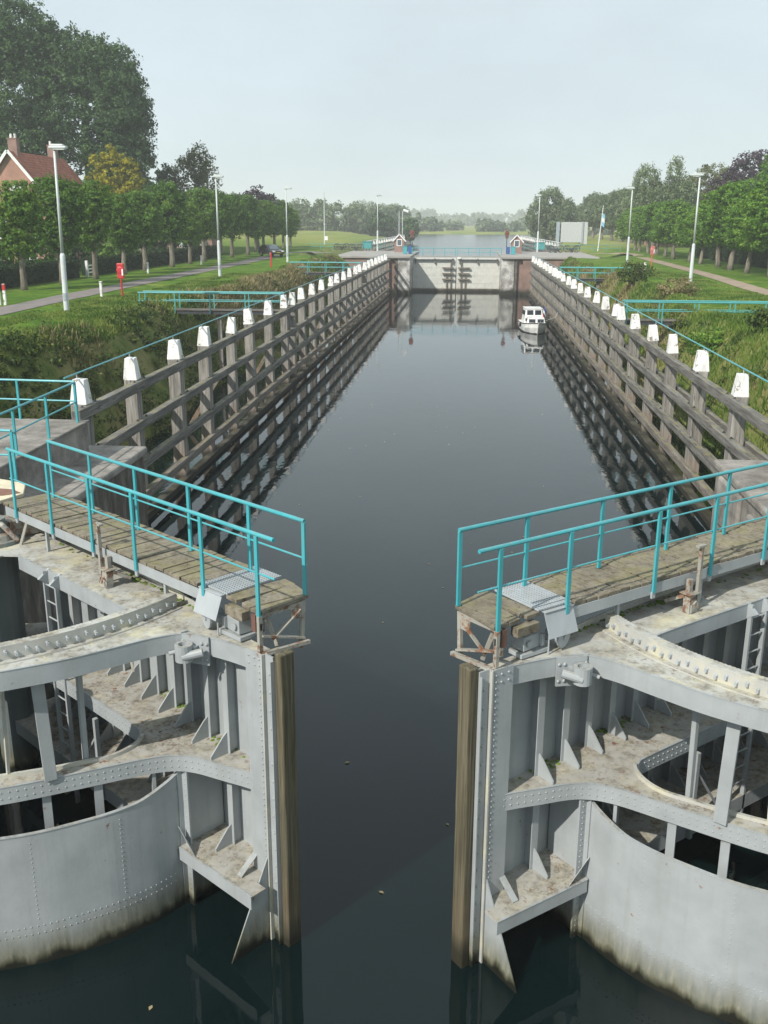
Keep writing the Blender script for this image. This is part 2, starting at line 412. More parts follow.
def plate(mb, outer, hole, z0, z1):
    b = bmesh.new()
    def loop(pts):
        vs = [b.verts.new((p[0], p[1], z0)) for p in pts]
        return [b.edges.new((vs[i], vs[(i + 1) % len(vs)])) for i in range(len(vs))]
    e = loop(outer) + (loop(hole) if hole else [])
    bmesh.ops.triangle_fill(b, use_beauty=True, use_dissolve=False, edges=e)
    r = bmesh.ops.extrude_face_region(b, geom=b.faces[:])
    for g in r['geom']:
        if isinstance(g, bmesh.types.BMVert): g.co.z = z1
    b.verts.index_update()
    mb.add([v.co[:] for v in b.verts], [[v.index for v in f.verts] for f in b.faces]); b.free()

# ------------------------------------------------------------------ foliage helpers
def leaf_mesh(name, centres, normals, size, tone, rng, aspect=.62, jit=.6):
    """one mesh of many leaf-shaped faces"""
    K = len(centres)
    nrm = normals + rng.normal(0, jit, (K, 3)); nrm /= np.linalg.norm(nrm, axis=1)[:, None] + 1e-9
    a = rng.normal(0, 1, (K, 3)); tx = np.cross(nrm, a); tx /= np.linalg.norm(tx, axis=1)[:, None] + 1e-9
    ty = np.cross(nrm, tx)
    s = (size * rng.uniform(.6, 1.3, K))[:, None]
    v = np.empty((K, 4, 3))
    v[:, 0] = centres - tx * s; v[:, 1] = centres - ty * s * aspect + nrm * s * .18
    v[:, 2] = centres + tx * s; v[:, 3] = centres + ty * s * aspect + nrm * s * .18
    me = bpy.data.meshes.new(name)
    me.vertices.add(K * 4); me.vertices.foreach_set('co', v.reshape(-1))
    me.loops.add(K * 4); me.loops.foreach_set('vertex_index', np.arange(K * 4, dtype=np.int32))
    me.polygons.add(K); me.polygons.foreach_set('loop_start', np.arange(0, K * 4, 4, dtype=np.int32))
    me.polygons.foreach_set('loop_total', np.full(K, 4, dtype=np.int32))
    at = me.attributes.new('tone', 'FLOAT', 'FACE'); at.data.foreach_set('value', np.clip(tone, 0, 1).astype(np.float32))
    me.update(); return me

def crown(name, blobs, n, size, seed, clump=.55, per=26, droop=0):
    """blobs: list of (centre, radii). Leaves sit in clumps gathered near the blobs' surfaces, with gaps between"""
    rng = np.random.default_rng(seed)
    vol = np.array([b[1][0] * b[1][1] * b[1][2] for b in blobs]) ** .67; vol /= vol.sum()
    C, Nn, T = [], [], []
    nc = max(4, n // per)
    which = rng.choice(len(blobs), nc, p=vol)
    for w in which:
        c, r = np.array(blobs[w][0], float), np.array(blobs[w][1], float)
        d = rng.normal(0, 1, 3); d /= np.linalg.norm(d)
        rad = rng.uniform(.45, 1.0) ** .5
        cc = c + d * r * rad * rng.uniform(.9, 1.12)
        k = rng.poisson(per); 
        if k < 2: continue
        cs = clump * rng.uniform(.6, 1.35)
        off = rng.normal(0, 1, (k, 3)); off /= np.linalg.norm(off, axis=1)[:, None]
        off *= (rng.uniform(0, 1, k) ** .45)[:, None] * cs * np.array([1, 1, .75])
        if droop: off[:, 2] -= rng.uniform(0, droop, k)
        C.append(cc + off)
        Nn.append(d * .7 + off / cs * .8 + np.array([0, 0, .35]))
        T.append(np.clip(rng.normal(.48, .13) + rng.normal(0, .12, k), 0, 1))
    C = np.concatenate(C); Nn = np.concatenate(Nn); T = np.concatenate(T)
    Nn = Nn / (np.linalg.norm(Nn, axis=1)[:, None] + 1e-9)
    return leaf_mesh(name, C, Nn, size, T, rng)

def trunk_mb(h, r0, r1, seed, limbs=5, spread=1.6, lh=.55, lean=.0, top=None):
    rnd = random.Random(seed); mb = MB()
    pts = [(0, 0, -.25)]; k = 7
    for i in range(1, k + 1):
        t = i / k; pts.append((lean * h * t + rnd.uniform(-.06, .06) * h * .12, rnd.uniform(-.06, .06) * h * .12, h * t))
    rad = [r0 * 1.25] + [r0 + (r1 - r0) * (i / k) for i in range(1, k + 1)]
    mb.tube(pts, rad, 9)
    for i in range(limbs):
        a = 2 * PI * i / limbs + rnd.uniform(-.4, .4); z = h * rnd.uniform(lh, .95); b = Vector((lean * z, 0, z))
        e = b + Vector((math.cos(a) * spread, math.sin(a) * spread, rnd.uniform(.25, .6) * spread + .3))
        m = (b + e) / 2 + Vector((0, 0, .15 * spread))
        mb.tube([b, m, e], [r1 * .55, r1 * .38, r1 * .12], 6)
    return mb

make_materials()
# ------------------------------------------------------------------ camera
CAM_H = 10.0
def setup_camera():
    f = 970.0; p = math.atan(292 / f); psi = math.atan(84.5 / f * math.cos(p)); th = math.radians(.2)
    F = Vector((-math.sin(psi) * math.cos(p), math.cos(psi) * math.cos(p), -math.sin(p)))
    R0 = Vector((math.cos(psi), math.sin(psi), 0)); U0 = R0.cross(F)
    R = R0 * math.cos(th) + U0 * math.sin(th); U = R.cross(F)
    cd = bpy.data.cameras.new('camera'); cd.sensor_fit = 'VERTICAL'; cd.sensor_height = 36; cd.lens = 36 * f / 1024
    cd.clip_end = 6000; cd.clip_start = .1
    o = bpy.data.objects.new('camera', cd); COL.objects.link(o)
    m = Matrix.Identity(4)
    for i in range(3): m[i][0], m[i][1], m[i][2] = R[i], U[i], -F[i]
    m[0][3], m[1][3], m[2][3] = 0, 0, CAM_H
    o.matrix_world = m; SC.camera = o

def setup_light():
    az = Vector((-.62, -.785)); el = math.radians(40)
    d = Vector((az.x * math.cos(el), az.y * math.cos(el), math.sin(el))).normalized()
    l = bpy.data.lights.new('sun', 'SUN'); l.energy = SUN_E; l.angle = math.radians(.6); l.color = (1.0, .95, .87)
    o = bpy.data.objects.new('sun', l); COL.objects.link(o); o.location = (-40, -60, 80)
    o.rotation_euler = (-d).to_track_quat('-Z', 'Y').to_euler()
    w = bpy.data.worlds.new('World'); SC.world = w; w.use_nodes = True
    t = w.node_tree; bg = t.nodes['Background']
    s = t.nodes.new('ShaderNodeTexSky'); s.sky_type = 'NISHITA'; s.sun_disc = False
    s.sun_elevation = el; s.sun_rotation = math.atan2(d.x, d.y); s.air_density = 1.0; s.dust_density = 1.2; s.ozone_density = 1.2
    # thin high veil of cloud, whitening the blue
    tc = t.nodes.new('ShaderNodeTexCoord'); mp = t.nodes.new('ShaderNodeMapping'); mp.inputs['Scale'].default_value = (1, 1, 2.2)
    nz = t.nodes.new('ShaderNodeTexNoise'); nz.inputs['Scale'].default_value = 1.6; nz.inputs['Detail'].default_value = 5
    rp = t.nodes.new('ShaderNodeMapRange'); rp.inputs[1].default_value = .3; rp.inputs[2].default_value = .7; rp.inputs[3].default_value = VEIL[0]; rp.inputs[4].default_value = VEIL[1]
    mx = t.nodes.new('ShaderNodeMix'); mx.data_type = 'RGBA'; mx.inputs[7].default_value = c4(VEILC)
    t.links.new(tc.outputs['Generated'], mp.inputs[0]); t.links.new(mp.outputs[0], nz.inputs['Vector'])
    t.links.new(nz.outputs[0], rp.inputs[0]); t.links.new(rp.outputs[0], mx.inputs[0])
    n2 = t.nodes.new('ShaderNodeTexNoise'); n2.inputs['Scale'].default_value = 2.6; n2.inputs['Detail'].default_value = 6; n2.inputs['Roughness'].default_value = .6
    r2 = t.nodes.new('ShaderNodeMapRange'); r2.inputs[1].default_value = .3; r2.inputs[2].default_value = .7; r2.inputs[3].default_value = .92; r2.inputs[4].default_value = 1.06
    sc = t.nodes.new('ShaderNodeVectorMath'); sc.operation = 'SCALE'
    t.links.new(mp.outputs[0], n2.inputs['Vector']); t.links.new(n2.outputs[0], r2.inputs[0]); t.links.new(r2.outputs[0], sc.inputs['Scale']); t.links.new(mx.outputs[2], sc.inputs[0])
    t.links.new(s.outputs[0], mx.inputs[6]); t.links.new(sc.outputs[0], bg.inputs['Color'])
    bg.inputs['Strength'].default_value = SKY_S
    SC.view_settings.view_transform = 'Standard'; SC.view_settings.look = 'None'; SC.view_settings.gamma = 1
    SC.view_settings.use_curve_mapping = False; SC.view_settings.exposure = EXPO
    SC.cycles.use_denoising = True
    SC.cycles.max_bounces = 6; SC.cycles.diffuse_bounces = 3; SC.cycles.glossy_bounces = 3; SC.cycles.transmission_bounces = 3
    SC.cycles.volume_bounces = 1; SC.cycles.transparent_max_bounces = 8

SUN_E = 3.7; SKY_S = .15; EXPO = 0.42; VEIL = (.88, .97); VEILC = (3.48, 4.02, 4.28); HAZE_D = .0006

# ------------------------------------------------------------------ the fan gate: local x = along the leaf, y = away from the camera
ZT, ZM, ZL, ZD = 4.45, 2.58, 1.05, 5.07
def L(u, n, z=None): return (u, -n) if z is None else (u, -n, z)
SKIN = cr([(0, -.15), (.6, -.16), (1.2, -.20), (1.75, -.28), (2.8, -.45), (4.2, -.58), (5.8, -.63), (7.4, -.65)], 4)
TOPF = cr([(.20, .055), (.59, .06), (1.12, .16), (1.56, .34), (1.76, .75), (1.88, 1.36), (1.99, 1.89), (2.14, 2.36), (2.34, 2.85), (2.75, 3.55), (3.3, 4.3), (3.95, 5.0)], 6)
TOPH = cr([(6.35, .42), (4.5, .42), (2.95, .44), (2.72, .55), (2.63, .8), (2.52, 1.4), (2.58, 1.9), (2.73, 2.4), (3.0, 3.05), (3.4, 3.75), (3.95, 4.35)], 5)
MIDF = cr([(.20, .075), (.53, .105), (.98, .25), (1.42, .40), (1.68, .58), (1.88, .88), (2.09, 1.38), (2.29, 1.87), (2.47, 2.3), (2.66, 2.7), (3.05, 3.4), (3.55, 4.1), (4.1, 4.75)], 6)
MIDH = cr([(6.3, .47), (4.5, .47), (2.95, .5), (2.60, .55), (2.42, .72), (2.33, 1.0), (2.34, 1.28), (2.46, 1.57), (2.62, 1.95), (2.88, 2.45), (3.2, 3.0), (3.65, 3.65), (4.15, 4.2)], 5)
ARC = cr([(1.72, .45), (1.70, .8), (1.70, 1.1), (1.76, 1.6), (1.91, 2.1), (2.08, 2.55), (2.33, 3.0), (2.75, 3.65), (3.3, 4.35), (3.9, 4.95)], 5)
LOWF = [(.03, .56), (1.68, .60)]

def make_gate():
    g = thing('lock_gate', (0, 0, 0), None, 'lock gate', 'near pair of lock gates')
    P = lambda mb, name, mat, parent=g, bevel=0, smooth=False: mb.build(name, mat, parent, bevel, smooth)
    xy = lambda pts: [L(*p) for p in pts]
    # leaf skin and its ribs
    P(MB().strip(xy(SKIN), -1.2, ZT - .02, .016), 'skin_plate', 'gate_paint')
    def skin_n(u):
        for a, b in zip(SKIN[:-1], SKIN[1:]):
            if a[0] <= u <= b[0]: return a[1] + (b[1] - a[1]) * (u - a[0]) / (b[0] - a[0] + 1e-9)
        return SKIN[-1][1]
    for u in [1.19 + .575 * i for i in range(11)]:
        n0 = skin_n(u); mb = MB()
        for z0, z1 in ((ZM + .003, ZT - .023), (ZL + .003, ZM - .023)):
            mb.box(L(u, n0 + .09, (z0 + z1) / 2), (.018, .17, z1 - z0))
            mb.box(L(u, n0 + .182, (z0 + z1) / 2), (.12, .016, z1 - z0))
            # foot bracket
            f = n0 + .19
            mb.extr([L(u - .011, n0 + .02, z0 + .001), L(u - .011, f + .30, z0 + .001), L(u - .011, f + .30, z0 + .05), L(u - .011, f + .08, z0 + .28), L(u - .011, f, z0 + .34), L(u - .011, n0 + .02, z0 + .34)], (.022, 0, 0))
            for k in range(int((z1 - z0) / .11)):
                mb.rivet(L(u - .09, n0 + .008, z0 + .06 + k * .11), (0, -1, 0), .012)
        P(mb, 'rib', 'gate_paint')
    # angle along the foot of the skin, riveted
    # girders
    def girder(name, z, front, hole, rivets, mat='gate_top'):
        back = [(p[0], p[1] - .012) for p in SKIN]
        fr = [p for p in front if p[0] > .02]
        legout = [(7.75, -.2), (7.6, 1.15), (5.2, 4.9), (4.6, 5.35)]
        outer = [(front[0][0], back[0][1])] + [q for q in back[1:] if q[0] > front[0][0] + .02] + legout + fr[::-1] + ([] if front[0][0] > .02 else [(0, front[0][1])])
        hl = hole + [(4.6, 4.25), (6.55, .95), (6.55, .6)] if hole else None
        mb = MB(); plate(mb, xy(outer), xy(hl), z - .02, z)
        return P(mb, name, mat)
    def flange(pts, z, h, rows, name='flange', side=1, r=.015, step=.105, lim=99, mat='gate_paint', smooth=True):
        pts = xy(pts); mb = MB().strip(pts, z - h, z - .0, .022)
        mb.strip(pts, z + .0005, z + .012, .034)
        for row in rows:
            for p, nn in along(pts, step):
                q = p + nn * (.011 * side); mb.rivet((q.x, q.y, z - row), (nn.x * side, nn.y * side, 0), r)
        return P(mb, name, mat)
    tg = girder('top_girder', ZT, TOPF, TOPH, ())
    flange(TOPF[5:], ZT, .27, (), side=-1)
    flange(TOPH, ZT, .24, (), side=1)
    mg = girder('middle_girder', ZM, MIDF, MIDH, (), 'gate_floor')
    flange(MIDF, ZM, .25, (.07, .17), side=-1)
    flange([(p[0], p[1]) for p in MIDH], ZM, .24, (.07, .17), side=1)
    # raised lip round the middle opening
    mb = MB().strip(xy([(p[0] - .05, p[1] + (.0 if p[1] < .6 else -.0)) for p in MIDH if p[1] > .56]), ZM + .001, ZM + .05, .05); P(mb, 'lip', 'gate_top')
    # low girder
    back = [(p[0], p[1] - .012) for p in SKIN]
    mb = MB(); plate(mb, xy([(0, back[0][1])] + back[1:] + [(7.4, .5), (1.70, .5)] + LOWF[::-1] + [(.03, .30), (.215, .30), (.215, .0)]), None, ZL - .02, ZL); P(mb, 'low_girder', 'gate_floor')
    flange([(.02, .56), (1.66, .60)], ZL, .2, (), side=-1)
    P(MB().strip(xy([(1.72, .5), (4.5, .5), (7.3, .5)]), ZL - .26, ZL - .001, .02), 'flange', 'gate_paint')
    # cell wall beside the curved skin, with its double angle
    mb = MB().strip(xy([(1.69, -.235), (1.69, .43)]), -1.2, ZM - .25, .016)
    mb.extr([L(1.675, .42, ZL + .003), L(1.30, .585, ZL + .003), L(1.675, .60, ZL + .36)], (0, .012, 0))
    P(mb, 'cell_wall', 'gate_paint')
    mb = MB().box(L(1.625, .455, .64), (.13, .03, 3.66)).box(L(1.735, .455, .58), (.085, .05, 3.5)).box(L(1.692, .485, .64), (.014, .12, 3.66))
    for k in range(26): mb.rivet(L(1.62, .471, .02 + k * .09), (0, -1, 0), .013); mb.rivet(L(1.742, .481, .05 + k * .085), (0, -1, 0), .012)
    P(mb, 'corner_angle', 'gate_paint')
    # curved sector skin
    pts = xy(ARC); top = [max(2.07, 2.27 - .20 * min(1, max(0, (p[1] - .5) / .7)) ** .7) for p in ARC]
    mb = MB().strip(pts, [-1.2] * len(pts), top, .02)
    for z in (.50, .62):
        for p, nn in along(pts, .085):
            q = p - nn * .010; mb.rivet((q.x, q.y, z), (-nn.x, -nn.y, 0), .013)
    for s in (1.05, 2.25, 3.4):
        p, nn = along(pts, 50, s)[0]
        for k in range(17):
            q = p - nn * .010; mb.rivet((q.x, q.y, .74 + k * .075), (-nn.x, -nn.y, 0), .011)
    sk = P(mb, 'curved_skin', 'gate_paint')
    mb = MB(); rp = along(pts, .1, .0)
    inn = [(p + nn * .0) for p, nn in rp]; vs = []; fs = []
    for i, (p, nn) in enumerate(rp):
        n_ = -p.y; zt = max(2.07, 2.27 - .20 * min(1, max(0, (n_ - .5) / .7)) ** .7) + .004
        a, b = p - nn * .02, p + nn * .035
        vs += [(a.x, a.y, zt), (b.x, b.y, zt), (b.x, b.y, zt + .014), (a.x, a.y, zt + .014)]
        if i: 
            o = 4 * (i - 1)
            for k in range(4): fs.append((o + k, o + 4 + k, o + 4 + (k + 1) % 4, o + (k + 1) % 4))
    mb.add(vs, fs); P(mb, 'rim', 'gate_paint', sk)
    # short posts between curved skin and middle girder
    for u, n, w in ((1.86, .80, .05), (2.17, 1.52, .12), (2.45, 2.16, .12), (2.82, 2.9, .12), (3.32, 3.75, .12)):
        P(MB().bar(L(u + .06, n, .9), L(u + .045, n, ZM - .255), w, .035, up=(.9, .35, 0)).bar(L(u + .10, n, .9), L(u + .085, n, ZM - .255), .02, .10, up=(.9, .35, 0)), 'strut', 'gate_paint')
    # posts between the middle and top girders
    mb = MB().bar(L(2.50, 1.52, ZM + .001), L(2.46, 1.52, ZT - .03), .075, .075); P(mb, 'strut', 'gate_paint', bevel=.01)
    mb = MB().bar(L(2.36, 2.13, ZM + .001), L(2.33, 2.2, ZT - .03), .17, .05, up=(.95, .3, 0)).bar(L(2.44, 2.11, ZM + .001), L(2.41, 2.18, ZT - .03), .02, .14, up=(.95, .3, 0)); P(mb, 'strut', 'gate_paint', bevel=.006)
    mb = MB().bar(L(2.86, 2.5, ZM + .001), L(2.82, 2.44, ZT - .03), .04, .04); P(mb, 'strut', 'gate_top')
    mb = MB().bar(L(3.3, 3.25, ZM + .001), L(3.2, 3.3, ZT - .03), .15, .05); P(mb, 'strut', 'gate_paint')
    # tip frame: end plate, bolt strip, riveted flange, edge fin
    mb = MB().box(L(.004, -.02, 1.65), (.016, .26, 5.6)); P(mb, 'end_plate', 'gate_paint')
    mb = MB().box(L(.075, .055, 1.68), (.155, .024, 5.66))
    for k in range(17): mb.rivet(L(.072, .068, 4.25 - k * .27), (0, -1, 0), .026, 8)
    P(mb, 'bolt_strip', 'gate_paint')
    mb = MB().box(L(.168, .07, 1.78), (.022, .11, 5.45)); P(mb, 'edge_fin', 'gate_top')
    mb = MB().box(L(.355, .098, 2.72), (.345, .02, 3.56))
    for k in range(38):
        mb.rivet(L(.235, .109, 4.42 - k * .092), (0, -1, 0), .019)
    for dz in (0, .11):
        for x in (.33, .45): mb.rivet(L(x, .109, 4.42 - dz), (0, -1, 0), .019)
    for x in (.30, .36, .43, .49):
        mb.rivet(L(x, .109, 1.02), (0, -1, 0), .016)
    mb.box(L(.518, -.03, 2.75), (.016, .235, 3.35))
    P(mb, 'tip_flange', 'gate_paint')
    # gussets and the long foot fin that reaches the water
    mb = MB().extr([L(.19, .0, 1.55), L(.19, .03, 1.55), L(.19, .84, -.05), L(.19, .84, -.5), L(.19, 0, -.9)], (.02, 0, 0))
    for k in range(13): mb.rivet(L(.188, .05 + k * .0, 1.3 - k * .12), (-1, 0, 0), .012)
    P(mb, 'foot_fin', 'gate_paint')
    mb = MB().extr([L(.44, .03, ZL + .28), L(.54, .03, ZL + .28), L(.54, .40, ZL + .01), L(.44, .40, ZL + .01)], (0, 0, .014)); P(mb, 'gusset', 'gate_paint')
    # mitre timber
    mb = MB().box(L(-.075, -.07, 1.82), (.135, .24, 5.5)); P(mb, 'mitre_post', 'mitre_wood', bevel=.02)
    # rack: foot angle, upright bar with bolts, teeth
    C0 = (7.5, 1.1); Rk = 5.16
    th = [math.radians(194 - i * 2.0) for i in range(29)]
    rk = [(C0[0] + Rk * math.cos(t), C0[1] - Rk * math.sin(t) * -1) for t in th]
    rk = [(C0[0] + Rk * math.cos(t), C0[1] - Rk * math.sin(t)) for t in [math.radians(166 + i * 2.0) for i in range(31)]]
    rp_ = xy(rk)
    mb = MB().strip(xy([(C0[0] + (Rk + .03) * math.cos(math.radians(166 + i * 2)), C0[1] - (Rk + .03) * math.sin(math.radians(166 + i * 2))) for i in range(31)]), ZT + .001, ZT + .02, .17)
    mb.strip(rp_, ZT + .021, ZT + .19, .045)
    mb.strip(xy([(C0[0] + (Rk - .05) * math.cos(math.radians(166 + i * 2)), C0[1] - (Rk - .05) * math.sin(math.radians(166 + i * 2))) for i in range(31)]), ZT + .191, ZT + .215, .14)
    rack = P(mb, 'rack', 'gate_top')
    for i, (p, nn) in enumerate(along(rp_, .135, .1)):
        q = p - nn * .024; mb = MB(); mb.rivet((q.x, q.y, ZT + .12 + (.02 if i % 2 else -.02)), (-nn.x, -nn.y, 0), .024, 8)
        q = p - nn * .05; mb.box((q.x, q.y, ZT + .10 + (.02 if i % 2 else -.02)), (.034, .04, .04), rz=math.atan2(nn.y, nn.x) + PI / 2)
        P(mb, 'bolt', 'galvanised', rack)
    mb = MB()
    for p, nn in along(rp_, .062, .03):
        q = p + nn * .115; mb.box((q.x, q.y, ZT + .165), (.03, .05, .09), rz=math.atan2(nn.y, nn.x) + PI / 2)
    P(mb, 'teeth', 'gate_floor', rack)
    # ladder down the inside
    mb = MB()
    for u in (4.97, 5.34): mb.box(L(u, .475, 2.35), (.045, .07, 4.2))
    for u in (4.97, 5.34): mb.extr([L(u - .03, .40, ZT - .25), L(u - .03, .60, ZT - .12), L(u - .03, .40, ZT + .03)], (.06, 0, 0))
    for k in range(14): mb.tube([L(4.97, .475, .45 + k * .29), L(5.34, .475, .45 + k * .29)], .014, 6)
    P(mb, 'ladder', 'gate_paint')
    # second leg of the fan, hinge post, pipe and cross stays (first three in shade-darkened paint, seen through the openings)
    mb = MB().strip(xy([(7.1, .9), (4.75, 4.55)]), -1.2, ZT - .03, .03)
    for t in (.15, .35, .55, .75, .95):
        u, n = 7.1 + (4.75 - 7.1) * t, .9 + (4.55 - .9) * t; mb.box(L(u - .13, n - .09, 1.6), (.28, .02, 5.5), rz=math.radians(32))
    P(mb, 'fan_leg', 'gate_inside_shade')
    mb = MB().lathe(L(7.35, .35, -1.2), [(.34, 0), (.34, 5.55), (.42, 5.56), (.42, 5.72), (.2, 5.73), (.2, 6.1)], 20); P(mb, 'hinge_post', 'gate_inside_shade', smooth=False)
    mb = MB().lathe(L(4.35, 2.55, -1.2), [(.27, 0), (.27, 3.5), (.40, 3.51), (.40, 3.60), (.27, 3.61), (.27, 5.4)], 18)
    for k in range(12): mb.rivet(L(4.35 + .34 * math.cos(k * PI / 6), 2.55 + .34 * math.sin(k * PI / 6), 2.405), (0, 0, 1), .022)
    P(mb, 'pipe', 'gate_inside_shade')
    mb = MB().lathe(L(3.0, 1.05, -1.2), [(.10, 0), (.10, 1.75), (.26, 1.76), (.26, 1.84), (.12, 1.85), (.12, 2.1)], 14)
    for k in range(8): mb.rivet(L(3.0 + .2 * math.cos(k * PI / 4), 1.05 + .2 * math.sin(k * PI / 4), .65), (0, 0, 1), .022)
    P(mb, 'valve', 'gate_top')
    mb = MB().bar(L(3.6, .0, 3.05), L(4.4, -.2, ZT - .1), .03, .03); P(mb, 'stay', 'gate_top')
    mb = MB().bar(L(3.95, .55, .8), L(3.95, .55, 2.3), .07, .07).bar(L(4.8, .6, .8), L(3.95, .55, 2.0), .03, .03); P(mb, 'stay', 'gate_paint')
    # hydraulic lug bolted to the top flange
    lu, ln = 1.38, .285; R = Matrix.Rotation(math.radians(-25), 3, 'Z')
    mb = MB().box(L(lu, ln + .02, ZT - .19), (.42, .03, .42), rot=R)
    for sx in (-.17, -.10, .17):
        for sz in (-.08, -.32): mb.rivet(L(lu + sx, ln + .04 + sx * .46, ZT + sz), (0, -1, 0), .028, 8)
    mb.lathe(L(lu + .03, ln + .20, ZT - .30), [(.125, 0), (.125, .24), (.075, .241), (.075, .10)], 18)
    mb.box(L(lu + .03, ln + .08, ZT - .19), (.20, .14, .16), rot=R)
    mb.tube([L(lu - .20, ln + .05, ZT - .16), L(lu - .02, ln + .26, ZT - .22)], .062, 12)
    mb.tube([L(lu + .12, ln + .10, ZT - .2), L(lu + .25, ln + .30, ZT - .24)], .030, 10)
    mb.box(L(lu + .22, ln + .05, ZT - .12), (.025, .12, .30))
    P(mb, 'lug', 'gate_paint')
    # walkway: planks, side channel, brackets
    rnd = random.Random(3); mb = MB(); u = 1.72
    while u < 7.5:
        w = rnd.uniform(.17, .21); dz = rnd.uniform(-.009, .009)
        if u < 7.3 or True: mb.box(L(u + w / 2, -.50 + rnd.uniform(-.012, .012), ZD - .03 + dz), (w, 1.0, .055), rz=rnd.uniform(-.008, .008))
        u += w + .02
    mb.box(L(.90, -.50, ZD - .03), (.26, .98, .055), rz=.10)
    mb.extr([L(.34, -.86, ZD - .06), L(.75, -.97, ZD - .06), L(.70, .0, ZD - .06), L(.50, .03, ZD - .06)], (0, 0, .055))
    mb.extr([L(.29, -.84, ZD - .062), L(.325, -.85, ZD - .062), L(.48, .03, ZD - .062), L(.26, .0, ZD - .062)], (0, 0, .052))
    mb.box(L(.78, .02, ZD - .16), (.40, .13, .13), rz=.06)
    wk = P(mb, 'walkway', 'deck_wood', bevel=.006)
    mb = MB().box(L(4.6, .012, ZD - .14), (5.9, .014, .16)).box(L(4.6, -.03, ZD - .215), (5.9, .08, .012))
    mb.box(L(4.5, -.985, ZD - .14), (6.1, .014, .16))
    P(mb, 'side_channel', 'gate_paint', wk)
    mb = MB()
    for i in range(13): mb.box(L(1.045 + i * .0478, -.50, ZD + .020), (.022, .97, .024))
    for i in range(20): mb.box(L(1.33, -.03 - i * .049, ZD + .019), (.59, .022, .022))
    P(mb, 'grating', 'galvanised', wk)
    for u in (2.6, 4.4, 6.2, 7.3):
        P(MB().box(L(u, -.06, (ZT + ZD) / 2 - .12), (.05, .05, ZD - ZT - .25)).box(L(u, -.55, ZD - .252), (.07, .9, .06)), 'bracket', 'gate_paint', wk)
    # open steel trestle carrying the walkway's end
    mb = MB(); T0, T1 = ZT + .01, ZD - .07
    b = [(.30, .02), (.32, -.82)]
    mb.bar(L(.28, .04, T0 - .02), L(.28, .04, T1), .05, .06); mb.bar(L(.26, -.66, T0 - .12), L(.30, -.74, T1), .05, .06)
    mb.bar(L(.22, -.68, T0 + .03), L(.27, .02, T0 + .26), .075, .025); mb.bar(L(.26, -.66, T1 - .1), L(.27, -.16, T0 + .15), .05, .02)
    mb.bar(L(.16, -.72, T0 - .02), L(.26, .04, T0 + .0), .06, .05); mb.bar(L(.30, -.74, T1 - .03), L(.36, .02, T1 - .03), .06, .06)
    mb.box(L(.28, -.60, T1 - .14), (.02, .20, .16)); mb.bar(L(.34, -.3, T0), L(.5, -.2, T1), .05, .05)
    mb.bar(L(.6, -.25, T0), L(.6, -.25, T1 - .1), .06, .06)
    P(mb, 'trestle', 'rust_paint', wk)
    mb = MB().box(L(.40, .02, ZD - .20), (.09, .06, .24)); P(mb, 'rusty_block', 'signal_brown', wk)
    # gear under the grating: hood, grey box, roller
    mb = MB().extr([L(1.10, .03, ZD - .02), L(1.62, .03, ZD - .02), L(1.64, .14, ZD - .36), L(1.12, .14, ZD - .36)], (0, .012, 0))
    mb.box(L(1.36, .0, ZD - .01), (.52, .10, .012)); P(mb, 'hood', 'galvanised', wk, bevel=.003)
    mb = MB().box(L(.98, -.14, ZT + .20), (.36, .20, .20), rz=.1).box(L(1.14, -.03, ZT + .20), (.06, .05, .17), rz=.1).lathe(L(.90, -.02, ZT + .2), [(.05, 0), (.05, .03)], 10, (0, -1, 0))
    mb.box(L(1.0, -.14, ZT + .05), (.5, .3, .06)); mb.tube([L(1.18, .06, ZT + .0), L(1.18, .06, ZT + .28)], .014, 6)
    P(mb, 'motor_box', 'gate_paint', wk, bevel=.008)
    mb = MB().lathe(L(1.42, -.20, ZT + .17), [(.11, 0), (.11, .22), (.15, .221), (.15, .25), (.03, .251), (.03, .27)], 18, Vector((.25, -1, 0))); P(mb, 'roller', 'galvanised', wk)
    # railings
    def rail(back):
        n = -.78 if back else .03; z1 = 6.13; zm = 5.60
        us = [.30, 1.48, 2.95, 4.43, 5.85, 7.25] if back else [.29, 1.50, 3.22, 4.47, 5.78, 7.08]
        u0 = us[0] - (.02 if back else .34); u1 = 7.28 if back else 7.2
        mb = MB().tube([L(u0, n, z1), L(u1, n, z1)], .029, 10); r = P(mb, 'railing', 'teal_paint')
        P(MB().tube([L(u0, n, zm), L(u1, n, zm)], .014, 8), 'middle_rail', 'teal_paint', r)
        for u in us:
            zb = ZD - .003 if back else ZD - .19
            P(MB().box(L(u, n + (0 if back else .014), (zb + z1 - .02) / 2), (.062, .034, z1 - zb - .02)), 'rail_post', 'teal_paint', r, bevel=.004)
        if not back: 
            for u in us: P(MB().box(L(u, .036, ZD - .22), (.07, .03, .10)), 'rail_foot', 'galvanised', r)
    rail(True); rail(False)
    # stop post with cross head and little gearbox
    mb = MB().box(L(4.12, .12, ZT + .5), (.055, .05, .98)).box(L(4.10, .12, ZT + 1.0), (.17, .07, .03)).box(L(4.10, .14, ZT + .82), (.02, .02, .4))
    sp = P(mb, 'stop_post', 'rust_paint')
    mb = MB().extr([L(3.86, .20, ZT + .002), L(4.06, .20, ZT + .002), L(4.02, .16, ZT + .28), L(3.90, .16, ZT + .28)], (0, .12, 0)).box(L(3.97, .10, ZT + .29), (.24, .2, .02)).box(L(3.97, .08, ZT + .40), (.08, .07, .20))
    mb.tube([L(3.88, .22, ZT + .03), L(3.86, .23, ZT + .14), L(3.96, .23, ZT + .2), L(4.03, .23, ZT + .08)], .014, 6)
    mb.bar(L(3.8, -.2, ZT + .1), L(3.9, .06, ZT + .25), .05, .05)
